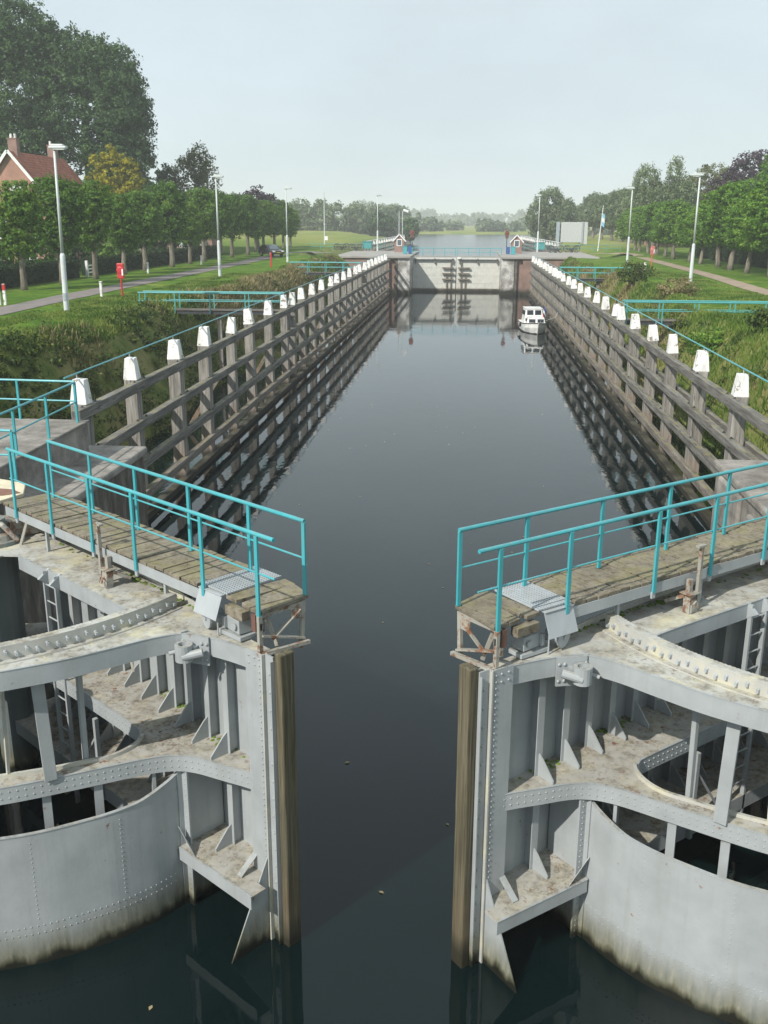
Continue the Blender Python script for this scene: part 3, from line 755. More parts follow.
    P(mb, 'gearbox', 'rust_paint', bevel=.005)
    mb = MB()
    for i in range(90):
        u = rnd.choice([rnd.gauss(2.9, .15), rnd.gauss(3.9, .25), rnd.gauss(2.2, .1), rnd.uniform(1.8, 6.5)]); n = rnd.gauss(-.36, .05)
        mb.lathe(L(u, n, ZT - .004), [(rnd.uniform(.015, .05), 0), (.01, rnd.uniform(.012, .035))], 5)
    for i in range(60):
        u = rnd.choice([rnd.gauss(3.0, .2), rnd.gauss(1.5, .2), rnd.gauss(3.6, .1)]); n = skin_n(max(.05, u)) + abs(rnd.gauss(.1, .06))
        mb.lathe(L(u, n, ZM - .004), [(rnd.uniform(.02, .06), 0), (.01, rnd.uniform(.012, .03))], 5)
    tag(P(mb, 'moss', 'moss'), kind='stuff')
    # riveted angle along the back of the top girder
    mb = MB(); bk = xy([(p[0], p[1] + .05) for p in SKIN if p[0] > 1.5]); mb.strip(bk, ZT + .002, ZT + .10, .014)
    for p, nn in along(bk, .13): mb.rivet((p.x, p.y - .008, ZT + .055), (0, -1, 0), .014)
    P(mb, 'back_angle', 'gate_top')
    mb = MB().box(L(7.5, -.2, ZT + .18), (.5, .6, .32)).tube([L(7.0, .1, ZT + .05), L(7.1, .3, ZT + .35), L(7.5, .4, ZT + .5), L(7.9, .4, ZT + .2)], .05, 8).lathe(L(7.3, .35, ZT + .02), [(.3, 0), (.26, .16), (.12, .18), (.12, .3)], 14)
    mb.bar(L(6.9, .10, ZT), L(6.75, -.02, ZD - .1), .05, .05)
    P(mb, 'hinge_gear', 'rust_paint', bevel=.01)
    return g

def gates():
    g = make_gate()
    g.location = (.25, 11.3, 0); g.rotation_euler = (0, 0, math.radians(39))
    g['label'] = 'right steel lock gate, its curved skin pale in the sun, under a teal railed walkway'
    for o in bpy.data.objects: CH.setdefault(o.name, [])
    CH.clear()
    for o in list(bpy.data.objects):
        if o.parent: CH.setdefault(o.parent.name, []).append(o)
    for o in list(bpy.data.objects): CH.setdefault(o.name, [])
    h = copy_tree(g)
    h.location = (-2.37, 11.5, 0); h.rotation_euler = (0, 0, -math.radians(39)); h.scale = (-1, 1, 1)
    h['label'] = 'left steel lock gate, its curved skin grey in shade, under a teal railed walkway'
# ------------------------------------------------------------------ ground, water, paths
def lerp(a, b, t): return a + (b - a) * max(0.0, min(1.0, t))
def sstep(t): t = max(0.0, min(1.0, t)); return t * t * (3 - 2 * t)
GZ = 5.0
def ground_z(x, y):
    """canal cut between banks; dike on the far left; wide river beyond the lock"""
    w = .18 * math.sin(x * .21 + y * .13) + .12 * math.sin(y * .31 + 1.7)
    if y < 147:
        wob = .7 * math.sin(y * .09) + .4 * math.sin(y * .27 + 1)
        if x < -1: t = (x - (-18.6 + wob)) / 5.6
        else: t = ((13.9 + wob) - x) / 4.2
        z = lerp(GZ, -1.2, sstep(t) if t < 1 else 1)
        if t > 0 and t < 1: z += w * .5
        if 0 >= t > -.6: z += .12 * math.sin(y * .5)
    else:
        half = 21 if y < 300 else 21 + (y - 300) * .35
        d = half - abs(x + 0.5)
        z = lerp(GZ + .2, 1.2, sstep((d + 3) / 5))
        if y > 500 : z = lerp(z, 4.0 , (y - 500) / 14)
        if y > 500 and abs(x + .5) < half + 10: z = lerp(1.2, 4.2, (y - 505) / 12)
        if x < -24: z += .9 * sstep((-24 - x) / 20) * sstep((y - 160) / 50) * (1 - sstep((y - 480) / 60))
    return z

def ground():
    xs = sorted(set([-1400, -900, -600, -400, -280, -200, -150, -110, -85, -65] + list(np.arange(-55, -20, 2.5)) + list(np.arange(-20, -11, .5)) + list(np.arange(-11, 9, 2.5)) + list(np.arange(9, 16.5, .5)) + list(np.arange(17, 46, 2.5)) + [50, 60, 75, 95, 120, 160, 220, 300, 420, 600, 900, 1400]))
    ys = sorted(set([-80, -40, -15] + list(np.arange(0, 24, 2.0)) + list(np.arange(24, 146.9, 1.5)) + [147.01] + list(np.arange(150, 240, 5)) + list(np.arange(240, 480, 20)) + list(np.arange(480, 530, 4)) + [540, 560, 600, 680, 800, 1000, 1400, 2000, 3000]))
    nx = len(xs); vs = [(x, y, ground_z(x, y)) for y in ys for x in xs]
    fs = [(j * nx + i, j * nx + i + 1, (j + 1) * nx + i + 1, (j + 1) * nx + i) for j in range(len(ys) - 1) for i in range(nx - 1)]
    o = MB().add(vs, fs).build('ground', 'lawn', recalc=False, smooth=True); tag(o, kind='structure')
    o = MB().add([(-18, -80, 0), (15.5, -80, 0), (15.5, 149, 0), (-18, 149, 0)], [(0, 1, 2, 3)]).build('water', 'canal_water', recalc=False); tag(o, kind='structure')
    o = MB().add([(-160, 149, 3.2), (160, 149, 3.2), (160, 530, 3.2), (-160, 530, 3.2)], [(0, 1, 2, 3)]).build('upper_water', 'river_water', recalc=False); tag(o, kind='structure')
    def ribbon(name, pts, w, mat, z=.03):
        c = cr(pts, 8); vs = []; fs = []
        for i, (x, y) in enumerate(c):
            a, b = c[max(i - 1, 0)], c[min(i + 1, len(c) - 1)]
            d = Vector((b[0] - a[0], b[1] - a[1])).normalized(); n = Vector((-d.y, d.x))
            ww = w * (1 + .05 * math.sin(y * .4) + .04 * math.sin(y * 1.3))
            for s in (-1, 1): q = Vector((x, y)) + n * (s * ww / 2); vs.append((q.x, q.y, max(GZ, ground_z(q.x, q.y)) + z))
            if i: k = 2 * i; fs.append((k - 2, k - 1, k + 1, k))
        o = MB().add(vs, fs).build(name, mat, recalc=False); tag(o, kind='structure')
    ribbon('road', [(-25.6, 20), (-26.1, 50), (-26.7, 70), (-27.0, 100), (-27.3, 125), (-27.9, 142), (-26.0, 152), (-22, 159)], 2.2, 'asphalt')
    ribbon('path', [(21.0, 30), (21.6, 70), (23.2, 100), (24.2, 135), (24.4, 155), (20, 163)], 1.7, 'dirt_path')
    # verge of fallen leaves / shadowed strip is left to the light

# ------------------------------------------------------------------ quays by the near gates
CX = -1.05
def quays():
    for s, side in ((-1, 'left'), (1, 'right')):
        X = lambda d: CX + s * d
        q = thing('quay_wall', (X(7.7), 22, 0), ('weathered concrete quay with a raised slab behind the left gate walkway' if s < 0 else 'grey moulded concrete quay with stepped copings behind the right gate walkway'), 'quay', 'quays beside the near gates')
        o = q.location
        def pb(mb, name, mat, bev=0):
            ob = mb.build(name, mat, None, bev); ob.data.transform(Matrix.Translation(-o)); ob.parent = q; return ob
        xa, xb = sorted((X(7.65), X(40)))
        pb(MB().box(((xa + xb) / 2, 21.3, 1.25), (xb - xa, 8.0, 5.5)), 'wall', 'dark_stone' if s < 0 else 'concrete', .12)
        xa, xb = sorted((X(7.58), X(40.1)))
        pb(MB().box(((xa + xb) / 2, 21.3, 3.93), (xb - xa, 8.16, .22)), 'coping', 'concrete', .06)
        xa, xb = sorted((X(8.85), X(40)))
        pb(MB().box(((xa + xb) / 2, 20.9, 4.42), (xb - xa, 7.1, .90)), 'slab', 'concrete', .05)
        xa, xb = sorted((X(8.80), X(40.1)))
        pb(MB().box(((xa + xb) / 2, 20.9, 4.89), (xb - xa, 7.2, .06)), 'paving', 'concrete', .02)
        # recess the gate swings back into
        xa, xb = sorted((X(14.5), X(40)))
        pb(MB().box(((xa + xb) / 2, 6.5, 1.7), (xb - xa, 22, 6.4)), 'recess_wall', 'dark_stone', .05)
        if s > 0:
            for k, (d, y0, y1, z) in enumerate(((7.62, 22.6, 24.6, 3.2), (7.62, 19.6, 21.9, 3.0))):
                pb(MB().box((X(d), (y0 + y1) / 2, z), (.16, y1 - y0, 1.2)), 'panel', 'concrete', .07)
        # bulkhead in front of the timber fender where it meets the quay
        # landing plate between quay and walkway
        lp = [(X(8.15 + .95 * math.cos(t)), 17.0 + 1.0 * math.sin(t)) for t in [PI * k / 8 * 2 for k in range(8)]]
        pb(MB().prism(lp, 4.97, 5.04), 'landing_plate', 'cream_plate', .01)
        pb(MB().prism([(X(8.15 + .9 * math.cos(t)), 17.0 + .3 * math.sin(t)) for t in [PI * k / 8 * 2 for k in range(8)]], 5.042, 5.05), 'landing_stripe', 'brown_plate')
        pb(MB().box((X(8.6), 17.2, 4.3), (1.2, 1.2, 1.3)), 'landing_support', 'dark_stone', .05)
    # railing on the left slab
    def railing(name, posts, label, ztop, zmid, zb, ext=(0, 0)):
        r = thing(name, (posts[0][0], posts[0][1], zb), label, 'railing', 'teal railings on the quays')
        loc = r.location.copy()
        def pb(mb, nm, parent=r):
            ob = mb.build(nm, 'teal_paint'); ob.data.transform(Matrix.Translation(-loc)); ob.parent = parent; return ob
        pb(MB().tube([(x, y, ztop) for x, y in posts], .030, 8), 'top_rail')
        pb(MB().tube([(x, y, zmid) for x, y in posts], .022, 8), 'middle_rail')
        for x, y in posts: pb(MB().box((x, y, (zb + ztop) / 2 - .01), (.05, .05, ztop - zb - .02)), 'post')
    railing('quay_railing', [(-10.1, 24.3), (-11.7, 24.4), (-13.4, 24.5), (-15.0, 24.6)], 'teal railing along the back edge of the left slab', 5.96, 5.45, 4.92)
    railing('quay_railing', [(-10.03, 24.1), (-9.98, 22.2), (-9.95, 20.4), (-9.95, 18.6)], 'teal railing along the canal edge of the left slab, sloping towards the viewer', 5.97, 5.46, 4.92)
    railing('quay_railing', [(-9.0, 18.3), (-10.2, 18.4), (-11.4, 18.4)], 'short teal railing beside the round landing left of the walkway', 5.95, 5.45, 4.92)

# ------------------------------------------------------------------ timber fenders along the chamber
def fender(name, s, xf, ys, label, y_near, doubles, mz):
    """s=-1 left, +1 right. xf = face of the beams towards the water"""
    t = thing(name, (xf, (y_near + 139) / 2, 0), label, 'timber fender', 'timber fenders along the lock chamber')
    loc = t.location.copy(); rnd = random.Random(11 + s)
    def pb(mb, nm, mat, parent=t, bev=0):
        ob = mb.build(nm, mat, None, bev); ob.data.transform(Matrix.Translation(-loc)); ob.parent = parent; return ob
    LV = [4.42 + mz, 3.15 + mz * .8, 1.95, .85, .03]
    px = xf + s * .20
    for y in ys:
        w = rnd.uniform(.48, .57); dx = rnd.uniform(-.03, .03); tilt = rnd.uniform(-.055, .055)
        p = pb(MB().bar((px + dx, y, -1.5), (px + dx + tilt, y + tilt, 4.62 + mz), w * .85, w, up=(0, 1, 0)), 'post', 'post_wood', bev=.02)
        h = rnd.uniform(.70, .80); w2 = w * rnd.uniform(.88, .96)
        pb(MB().bar((px + dx + tilt, y + tilt, 4.622 + mz), (px + dx + tilt * 2 + rnd.uniform(-.02, .02), y + tilt + rnd.uniform(-.03, .03), 4.622 + mz + h), w2, w2, up=(0, 1, 0), w1=w2 * .68, h1=w2 * .68), 'post_cap', 'cap_paint', p, .015)
    for k, z in enumerate(LV):
        a = y_near if k < 3 else y_near + .2
        segs = []; y = a
        while y < 139:
            e = min(139.2, y + rnd.uniform(13, 16)); segs.append((y, e)); y = e + .015
        hh = (.33, .31, .30, .30, .36)[k]; ww = (.26, .26, .26, .26, .34)[k]
        for y0, y1 in segs:
            dz = rnd.uniform(-.02, .02)
            b = MB().bar((xf - s * .03, y0, z + dz), (xf - s * .03, y1, z + rnd.uniform(-.02, .02)), ww, hh)
            pb(b, 'beam', 'beam_wood', bev=.025)
    # bolts with washers on the beam tops
    mb = MB()
    for y in ys:
        for z, hh in zip(LV[:3], (.33, .31, .30)):
            for d in (-.45, .45):
                if rnd.random() < .7: mb.lathe((xf - s * .03, y + d + rnd.uniform(-.1, .1), z + hh / 2 + .005), [(.06, 0), (.06, .02), (.03, .021), (.03, .06)], 8)
    tag(pb(mb, 'bolt_heads', 'dark_iron'), kind='stuff')
    # raking struts behind the posts and rear walings
    for y in ys[1::3]:
        pb(MB().bar((px + s * .55, y + .5, 3.0), (px + s * 3.0, y + .4, -.9), .22, .22), 'raking_strut', 'brace_wood', bev=.015)
    y = y_near + 1
    while y < 138:
        e = min(138.5, y + 14)
        for zz in (3.0, 1.5): pb(MB().bar((px + s * .40, y, zz), (px + s * .40, e, zz), .20, .26), 'rear_beam', 'beam_wood')
        y = e + .02
    # teal handrail along the cap tops, sitting in small hooks
    mb = MB().tube([(px + s * .06, ys[0] - (.9 if s < 0 else 4.5), 5.50 + mz), (px + s * .06, 138.6, 5.50 + mz)], .026, 8)
    hr = pb(mb, 'handrail', 'teal_paint')
    for y in ys: pb(MB().tube([(px + s * .06, y, 5.36 + mz), (px + s * .06, y, 5.49 + mz)], .018, 6), 'hook', 'galvanised', hr)
    return t

def chamber():
    ly = [27.3, 31.9, 36.9, 41.1, 45.9, 50.3, 55.2, 60.0, 62.3]
    y = 66.8
    while y < 138: ly.append(y); y += 4.55 + .25 * math.sin(y)
    ly += [107.6]; ly = sorted(ly)
    fender('timber_fender', -1, -11.0, ly, 'weathered timber fender with white post caps along the left side of the chamber', 26.3, (61,), .20)
    ry = [31.9, 37.4, 42.6, 47.2, 52.4, 57.2, 59.3]
    y = 64.0
    while y < 138: ry.append(y); y += 4.85 + .25 * math.sin(y)
    ry += [101.2]; ry = sorted(ry)
    fender('timber_fender', 1, 8.62, ry, 'weathered timber fender with white post caps along the right side of the chamber', 25.6, (58,), -.02)
    # short stub posts where the fender meets the quay
    # footbridges from the bank to the fender
    def footbridge(y, x0, x1, z, label, rails):
        t = thing('footbridge', (x0, y, z), label, 'footbridge', 'teal railed footbridges to the fenders')
        loc = t.location.copy()
        def pb(mb, nm, mat, parent=t):
            ob = mb.build(nm, mat); ob.data.transform(Matrix.Translation(-loc)); ob.parent = parent; return ob
        L_ = abs(x1 - x0); xa = min(x0, x1)
        mb = MB(); n = int(L_ / .24)
        for i in range(n): mb.box((xa + (i + .5) * L_ / n, y, z), (L_ / n - .015, 1.1, .05))
        pb(mb, 'deck', 'bridge_wood')
        for d in (-.42, .42): pb(MB().box((xa + L_ / 2, y + d, z - .14), (L_, .12, .22)), 'beam', 'dark_iron')
        for d in (-.54, .54):
            r = pb(MB().tube([(xa, y + d, z + 1.05), (xa + L_, y + d, z + 1.05)], .045, 8), 'railing', 'teal_dull')
            pb(MB().tube([(xa, y + d, z + .55), (xa + L_, y + d, z + .55)], .03, 6), 'middle_rail', 'teal_dull', r)
            k = 5
            for i in range(k): pb(MB().box((xa + .1 + i * (L_ - .2) / (k - 1), y + d, z + .42), (.06, .06, 1.24)), 'rail_post', 'teal_dull', r)
        pb(MB().bar((xa + L_ * .55, y, z - .2), (xa + L_ * .55, y, -1), .25, .25), 'trestle_post', 'post_wood')
        return t
    footbridge(61.2, -20.6, -11.45, 4.55, 'left teal footbridge crossing from the lawn near the red life buoy', 1)
    footbridge(107.0, -19.2, -11.45, 4.55, 'left teal footbridge beyond, in front of the parked car', 1)
    footbridge(58.2, 17.3, 9.05, 4.5, 'near right teal footbridge, the longest rail in view', 1)
    footbridge(100.4, 16.0, 9.05, 4.5, 'far right teal footbridge beside the lamp post', 1)

# ------------------------------------------------------------------ far lock head
def far_lock():
    YW = 139.6
    for s in (-1, 1):
        q = thing('quay_wall', (-1 + s * 9, 146, 0), ('brick far lock wall left of the closed gates' if s < 0 else 'brick far lock wall right of the closed gates'), 'quay', 'quays of the far lock head')
        loc = q.location.copy()
        def pb(mb, nm, mat, bev=0):
            ob = mb.build(nm, mat, None, bev); ob.data.transform(Matrix.Translation(-loc)); ob.parent = q; return ob
        c = -1.75; e = c + s * 6.35                       # inner edge of the pier by the gates
        f = c + s * 9.3
        lim = c + s * (17.0 if s < 0 else 19.5)
        xa, xb = sorted((f, lim)); 
        pb(MB().box(((xa + xb) / 2, (YW + 164) / 2, 1.9), (xb - xa, 164 - YW, 6.0)), 'wall', 'wall_brick')
        xa, xb = sorted((e + s * 1.85, f)); pb(MB().box(((xa + xb) / 2, (YW + .5 + 163) / 2, 1.9), (xb - xa, 162.5 - YW, 6.0)), 'wall', 'wall_brick')
        xa, xb = sorted((e + s * 1.75, e + s * 2.15)); pb(MB().box(((xa + xb) / 2, YW + .40, 1.85), (xb - xa, .6, 6.0)), 'slot', 'dark_stone')
        xa, xb = sorted((e, e + s * 1.95)); pb(MB().box(((xa + xb) / 2, (YW + .1 + 145.6) / 2, 1.9), (xb - xa, 145.5 - YW, 6.05)), 'pier', 'pale_stone', .12)
        xa, xb = sorted((e - s * .05, lim + s * .2)); pb(MB().box(((xa + xb) / 2, (YW - .15 + 164) / 2, 5.02), (xb - xa, 164.3 - YW, .28)), 'coping', 'paving', .04)
    # closed gates
    for s in (-1, 1):
        g = thing('lock_gate', (-1.75 + s * 3.2, 145.9, 0), ('left leaf of the closed pale lock gates at the far end' if s < 0 else 'right leaf of the closed pale lock gates at the far end'), 'lock gate', 'closed gates at the far lock head')
        loc = g.location.copy()
        def pb(mb, nm, mat, parent=g):
            ob = mb.build(nm, mat); ob.data.transform(Matrix.Translation(-loc)); ob.parent = parent; return ob
        xa, xb = sorted((-1.75 + s * .06, -1.75 + s * 6.33))
        pb(MB().box(((xa + xb) / 2, 146.0, 1.7), (xb - xa, .4, 6.2)), 'skin_plate', 'far_gate_paint')
        mb = MB()
        for k in range(1, 9): mb.box((xa + k * (xb - xa) / 9, 145.79, 1.8), (.03, .02, 5.8))
        for z in (1.2, 2.3, 3.4): mb.box(((xa + xb) / 2, 145.78, z), (xb - xa, .02, .04))
        pb(mb, 'seams', 'far_gate_paint')
        pb(MB().box(((xa + xb) / 2, 145.72, .18), (xb - xa, .14, .5)), 'bottom_beam', 'beam_wood')
        pb(MB().box(((xa + xb) / 2, 145.55, 4.52), (xb - xa - .6, .30, .10)), 'top_beam', 'dark_iron')
        for xx in (.5, 3.1, 5.9): pb(MB().box((-1.75 + s * xx, 145.60, 4.35), (.16, .3, .7)), 'bracket', 'beam_wood')
        for z in (1.75, 2.55, 3.35): pb(MB().box((-1.75 + s * 1.15, 145.5, z), (1.7, .24, .20)), 'rubbing_timber', 'brace_wood')
        for xx in (.75, 1.35): pb(MB().box((-1.75 + s * xx, 145.62, 1.95 if xx < 1 else 1.1), (.14, .16, 4.6 if xx < 1 else 2.6)), 'upright_timber', 'brace_wood')
        xa, xb = sorted((-1.75 + s * .03, -1.75 + s * 6.6))
        pb(MB().box(((xa + xb) / 2, 146.5, 4.95), (xb - xa, .9, .12)), 'walkway', 'paving')
        for yy in (146.1, 146.9):
            r = pb(MB().tube([(xa, yy, 6.1), (xb, yy, 6.1)], .04, 6), 'railing', 'teal_paint')
            pb(MB().tube([(xa, yy, 5.55), (xb, yy, 5.55)], .025, 6), 'middle_rail', 'teal_paint', r)
            for k in range(5): pb(MB().box((xa + .1 + k * (xb - xa - .2) / 4, yy, 5.55), (.06, .06, 1.1)), 'rail_post', 'teal_paint', r)
    w = MB().box((-1.35, 145.5, 4.75), (.5, .3, .28)).build('gate_marker', 'cap_paint', None, .03); tag(w, 'small white block on top of the far gates where the leaves meet', 'marker')

    def ply(name, loc, label, cat, group=None):
        t = thing(name, loc, label, cat, group); l0 = t.location.copy()
        def pb(mb, nm, mat, parent=t, bev=0):
            ob = mb.build(nm, mat, None, bev); ob.data.transform(Matrix.Translation(-l0)); ob.parent = parent; return ob
        return t, pb
    Q = 5.16
    for s, hx, hy in ((-1, -10.9, 158.0), (1, 7.3, 155.0)):
        t, pb = ply('brick_hut', (hx, hy, Q), 'small brick hut with white gable boards left of the far gates' if s < 0 else 'small brick hut with white gable boards right of the far gates', 'hut', 'huts at the far lock head')
        w = 1.6; h = 1.75; d = 2.0
        pb(MB().extr([(hx - w / 2, hy, Q), (hx + w / 2, hy, Q), (hx + w / 2, hy, Q + h), (hx, hy, Q + h + .85), (hx - w / 2, hy, Q + h)], (0, d, 0)), 'wall', 'hut_brick')
        for k in (-1, 1): pb(MB().bar((hx + k * (w / 2 + .22), hy + d / 2, Q + h - .12), (hx, hy + d / 2, Q + h + .98), d + .3, .06, up=(0, 0, 1)), 'roof', 'roof_tile')
        for k in (-1, 1): pb(MB().bar((hx + k * (w / 2 + .25), hy - .17, Q + h - .14), (hx - k * .02, hy - .17, Q + h + 1.0), .05, .17, up=(0, 0, 1)), 'gable_board', 'white_paint')
        f = pb(MB().box((hx, hy - .03, Q + 1.45), (.85, .06, 1.05)), 'window', 'white_paint'); pb(MB().box((hx, hy - .07, Q + 1.45), (.62, .02, .82)), 'pane', 'glass_pale', f)
    for s, x in ((-1, -8.55), (1, 5.65)):
        t, pb = ply('signal_light', (x, 152, Q), 'lock signal on a dark post by the left hut' if s < 0 else 'lock signal on a dark post by the right hut', 'signal', 'lock signals')
        pb(MB().tube([(x, 152, Q), (x, 152, Q + 2.4)], .06, 8), 'post', 'dark_iron')
        hd = pb(MB().lathe((x, 151.85, Q + 2.95), [(.36, 0), (.36, .12)], 16, (0, -1, 0)).box((x, 151.8, Q + 2.85), (.5, .14, 1.15)), 'head', 'signal_brown', bev=.05)
        pb(MB().lathe((x, 151.72, Q + 3.1), [(.15, 0), (.15, .06)], 12, (0, -1, 0)), 'lamp', 'lamp_red', hd)
        t, pb = ply('control_cabinet', (x + s * .9, 149.5, Q), 'teal control cabinet beside the far left signal' if s < 0 else 'teal control cabinet beside the far right signal', 'cabinet', 'control cabinets')
        pb(MB().box((x + s * .9, 149.5, Q + .55), (.6, .5, 1.1)), 'body', 'teal_paint', bev=.03); pb(MB().box((x + s * .9, 149.5, Q + 1.13), (.7, .6, .06)), 'lid', 'teal_dull')
        o = MB().box((x + s * .25, 151.0, Q + .5), (.45, .45, 1.0)).box((x + s * .25, 151.0, Q + 1.03), (.5, .5, .08)).build('bin', 'plastic_blue', None, .04); tag(o, 'blue bin by the left hut and cabinet' if s < 0 else 'blue bin by the right hut and cabinet', 'bin', 'blue bins')
    # gate winches: spoked wheels in a frame
    for s, x, y, lab in ((-1, -21.0, 165.5, 'dark spoked winch on the far left quay, outermost'), (-1, -18.3, 163.0, 'dark spoked winch on the far left quay, nearer the lamp post'), (1, 13.6, 159.5, 'dark spoked winch on the far right quay, beside the lamp post'), (1, 16.3, 161.5, 'dark spoked winch on the far right quay, outermost')):
        t, pb = ply('gate_winch', (x, y, Q), lab, 'winch', 'gate winches')
        for k in (-1, 1):
            mb = MB(); cx_ = x + k * .75; R = .52
            for i in range(12):
                a0, a1 = 2 * PI * i / 12, 2 * PI * (i + 1) / 12
                mb.tube([(cx_ + R * math.cos(a0), y, Q + .58 + R * math.sin(a0)), (cx_ + R * math.cos(a1), y, Q + .58 + R * math.sin(a1))], .05, 5)
            for i in range(6): mb.tube([(cx_, y, Q + .58), (cx_ + R * math.cos(i * PI / 3), y, Q + .58 + R * math.sin(i * PI / 3))], .035, 5)
            pb(mb, 'wheel', 'dark_iron')
        pb(MB().box((x, y, Q + .55), (1.6, .35, .18)).box((x, y, Q + .3), (.4, .5, .6)).bar((x - 1.1, y, Q + .9), (x + 1.1, y, Q + 1.05), .08, .08), 'frame', 'dark_iron')
    for s, x0, x1, y in ((-1, -26.5, -12.6, 165.6), (1, 9.0, 24.5, 165.6)):
        t, pb = ply('quay_railing', (x0, y, Q), 'long teal railing across the far left quay' if s < 0 else 'long teal railing across the far right quay', 'railing', 'railings of the far quays')
        for z in (.55, 1.05): pb(MB().tube([(x0, y, Q + z), (x1, y, Q + z)], .035, 6), 'rail', 'teal_dull')
        n = 8
        for i in range(n): pb(MB().box((x0 + i * (x1 - x0) / (n - 1), y, Q + .5), (.06, .06, 1.05)), 'rail_post', 'teal_dull')
    for s, x in ((-1, -17.8), (1, 12.3)):
        t, pb = ply('equipment_cabinet', (x, 176, Q), 'green equipment cabinet beyond the far left quay railing' if s < 0 else 'green equipment cabinet beyond the far right quay railing', 'cabinet', 'green cabinets')
        pb(MB().box((x, 176, Q + .6), (1.6, 1.2, 1.2)), 'body', 'teal_dull', bev=.05); pb(MB().box((x, 176, Q + 1.23), (1.8, 1.4, .08)), 'lid', 'teal_dull')
    # fenders of the upper approach with white capped posts
    for s, xa, xb in ((-1, -18.6, -16.6), (1, 15.8, 13.2)):
        t, pb = ply('timber_fender', (xa, 210, 3), 'white capped timber fender of the upper approach on the left' if s < 0 else 'white capped timber fender of the upper approach on the right', 'timber fender', 'timber fenders of the upper approach')
        n = 18
        for i in range(n):
            y = 180 + i * 4.6; x = xa + (xb - xa) * i / (n - 1)
            p = pb(MB().box((x, y, 4.0), (.4, .4, 3.0)), 'post', 'post_wood'); pb(MB().bar((x, y, 5.5), (x, y, 6.25), .44, .44, w1=.3, h1=.3), 'post_cap', 'cap_paint', p)
        for z in (3.7, 4.4, 5.3): pb(MB().bar((xa - s * .3, 179, z), (xb - s * .3, 259.5, z), .2, .24), 'beam', 'beam_wood')
        pb(MB().bar((xa - s * .0, 179, 6.3), (xb - s * .0, 259.5, 6.3), .30, .06), 'white_rail', 'white_paint')
    # big white panel beyond the right quay
    t, pb = ply('white_panel', (21.5, 215, 5.2), 'large white panel with grey side frames standing beyond the far right quay', 'panel')
    pb(MB().box((21.4, 215, 7.65), (4.3, .35, 4.1)), 'face', 'panel_white', bev=.05)
    for xx, w in ((18.6, .7), (24.35, .8)): pb(MB().box((xx, 215.1, 7.5), (w, .5, 4.5)), 'side_frame', 'panel_white' if w > .7 else 'panel_grey')
    pb(MB().box((23.7, 214.9, 7.65), (.35, .5, 4.3)), 'side_frame', 'panel_grey')
    for xx in (19.6, 23.2): pb(MB().box((xx, 215.3, 5.4), (.2, .2, 1.0)), 'leg', 'panel_grey')
# ------------------------------------------------------------------ free-standing things
ORD = ['first', 'second', 'third', 'fourth', 'fifth', 'sixth', 'seventh', 'eighth', 'ninth', 'tenth', 'eleventh', 'twelfth', 'thirteenth', 'fourteenth', 'fifteenth', 'sixteenth', 'seventeenth']

def local(t):
    def pb(mb, nm, mat, parent=t, bev=0, smooth=False): return mb.build(nm, mat, parent, bev, smooth)
    return pb

def lamps():
    t = thing('street_lamp', (0, 0, 0), None, 'street lamp', 'street lamps along the lock'); pb = local(t)
    pb(MB().lathe((0, 0, -.2), [(.165, 0), (.165, .25), (.15, .4), (.14, 3.25), (.10, 3.4)], 12), 'pole_base', 'lamp_grey', smooth=True)
    pb(MB().tube([(0, 0, 3.1), (0, 0, 8.45)], .088, 10, r1=.06), 'pole', 'lamp_grey', smooth=True)
    h = pb(MB().box((.22, 0, 8.62), (.95, .34, .16)).box((.18, 0, 8.74), (.7, .26, .10)), 'lamp_head', 'lamp_grey', bev=.05)
    pb(MB().box((.28, 0, 8.53), (.6, .26, .05)), 'lamp_glass', 'lamp_clear', h)
    pb(MB().tube([(0, 0, 8.35), (.02, 0, 8.56)], .05, 8), 'bracket', 'dark_iron')
    pb(MB().box((0, -.16, .9), (.14, .02, .4)), 'hatch', 'panel_grey')
    refresh()
    spots = [(-22.1, 53.0, 0, 'nearest lamp post on the left lawn beside the road bend'), (-22.4, 88.8, 0, 'white lamp post on the left lawn between the two footbridges'), (-22.2, 122.0, 0, 'white lamp post on the left lawn beside the parked car'),
             (18.7, 85.8, PI, 'white lamp post on the right lawn, nearest and tallest there'), (18.7, 120.3, PI, 'white lamp post on the right lawn by the far footbridge'), (-14.8, 163.0, .3, 'white lamp post on the far left quay by the winches'), (11.0, 162.9, PI, 'white lamp post on the far right quay by the brick hut')]
    for i, (x, y, rz, lab) in enumerate(spots):
        o = t if i == 0 else copy_tree(t)
        o.location = (x, y, 5.0 if y < 150 else 5.16); o.rotation_euler = (0, .012 if i == 0 else 0, rz); o['label'] = lab
    t = thing('lamp_mast', (-10.9, 165, 5.16), 'twin thin masts with a white floodlight behind the left hut', 'mast'); pb = local(t)
    for x in (-.55, .0): pb(MB().tube([(x, 0, 0), (x, 0, 6.2)], .06, 8), 'mast', 'lamp_grey')
    pb(MB().box((.55, 0, 6.3), (.9, .4, .35), rot=Euler((0, .35, 0)).to_matrix()).bar((0, 0, 6.1), (.5, 0, 6.2), .06, .06), 'floodlight', 'white_paint', bev=.04)

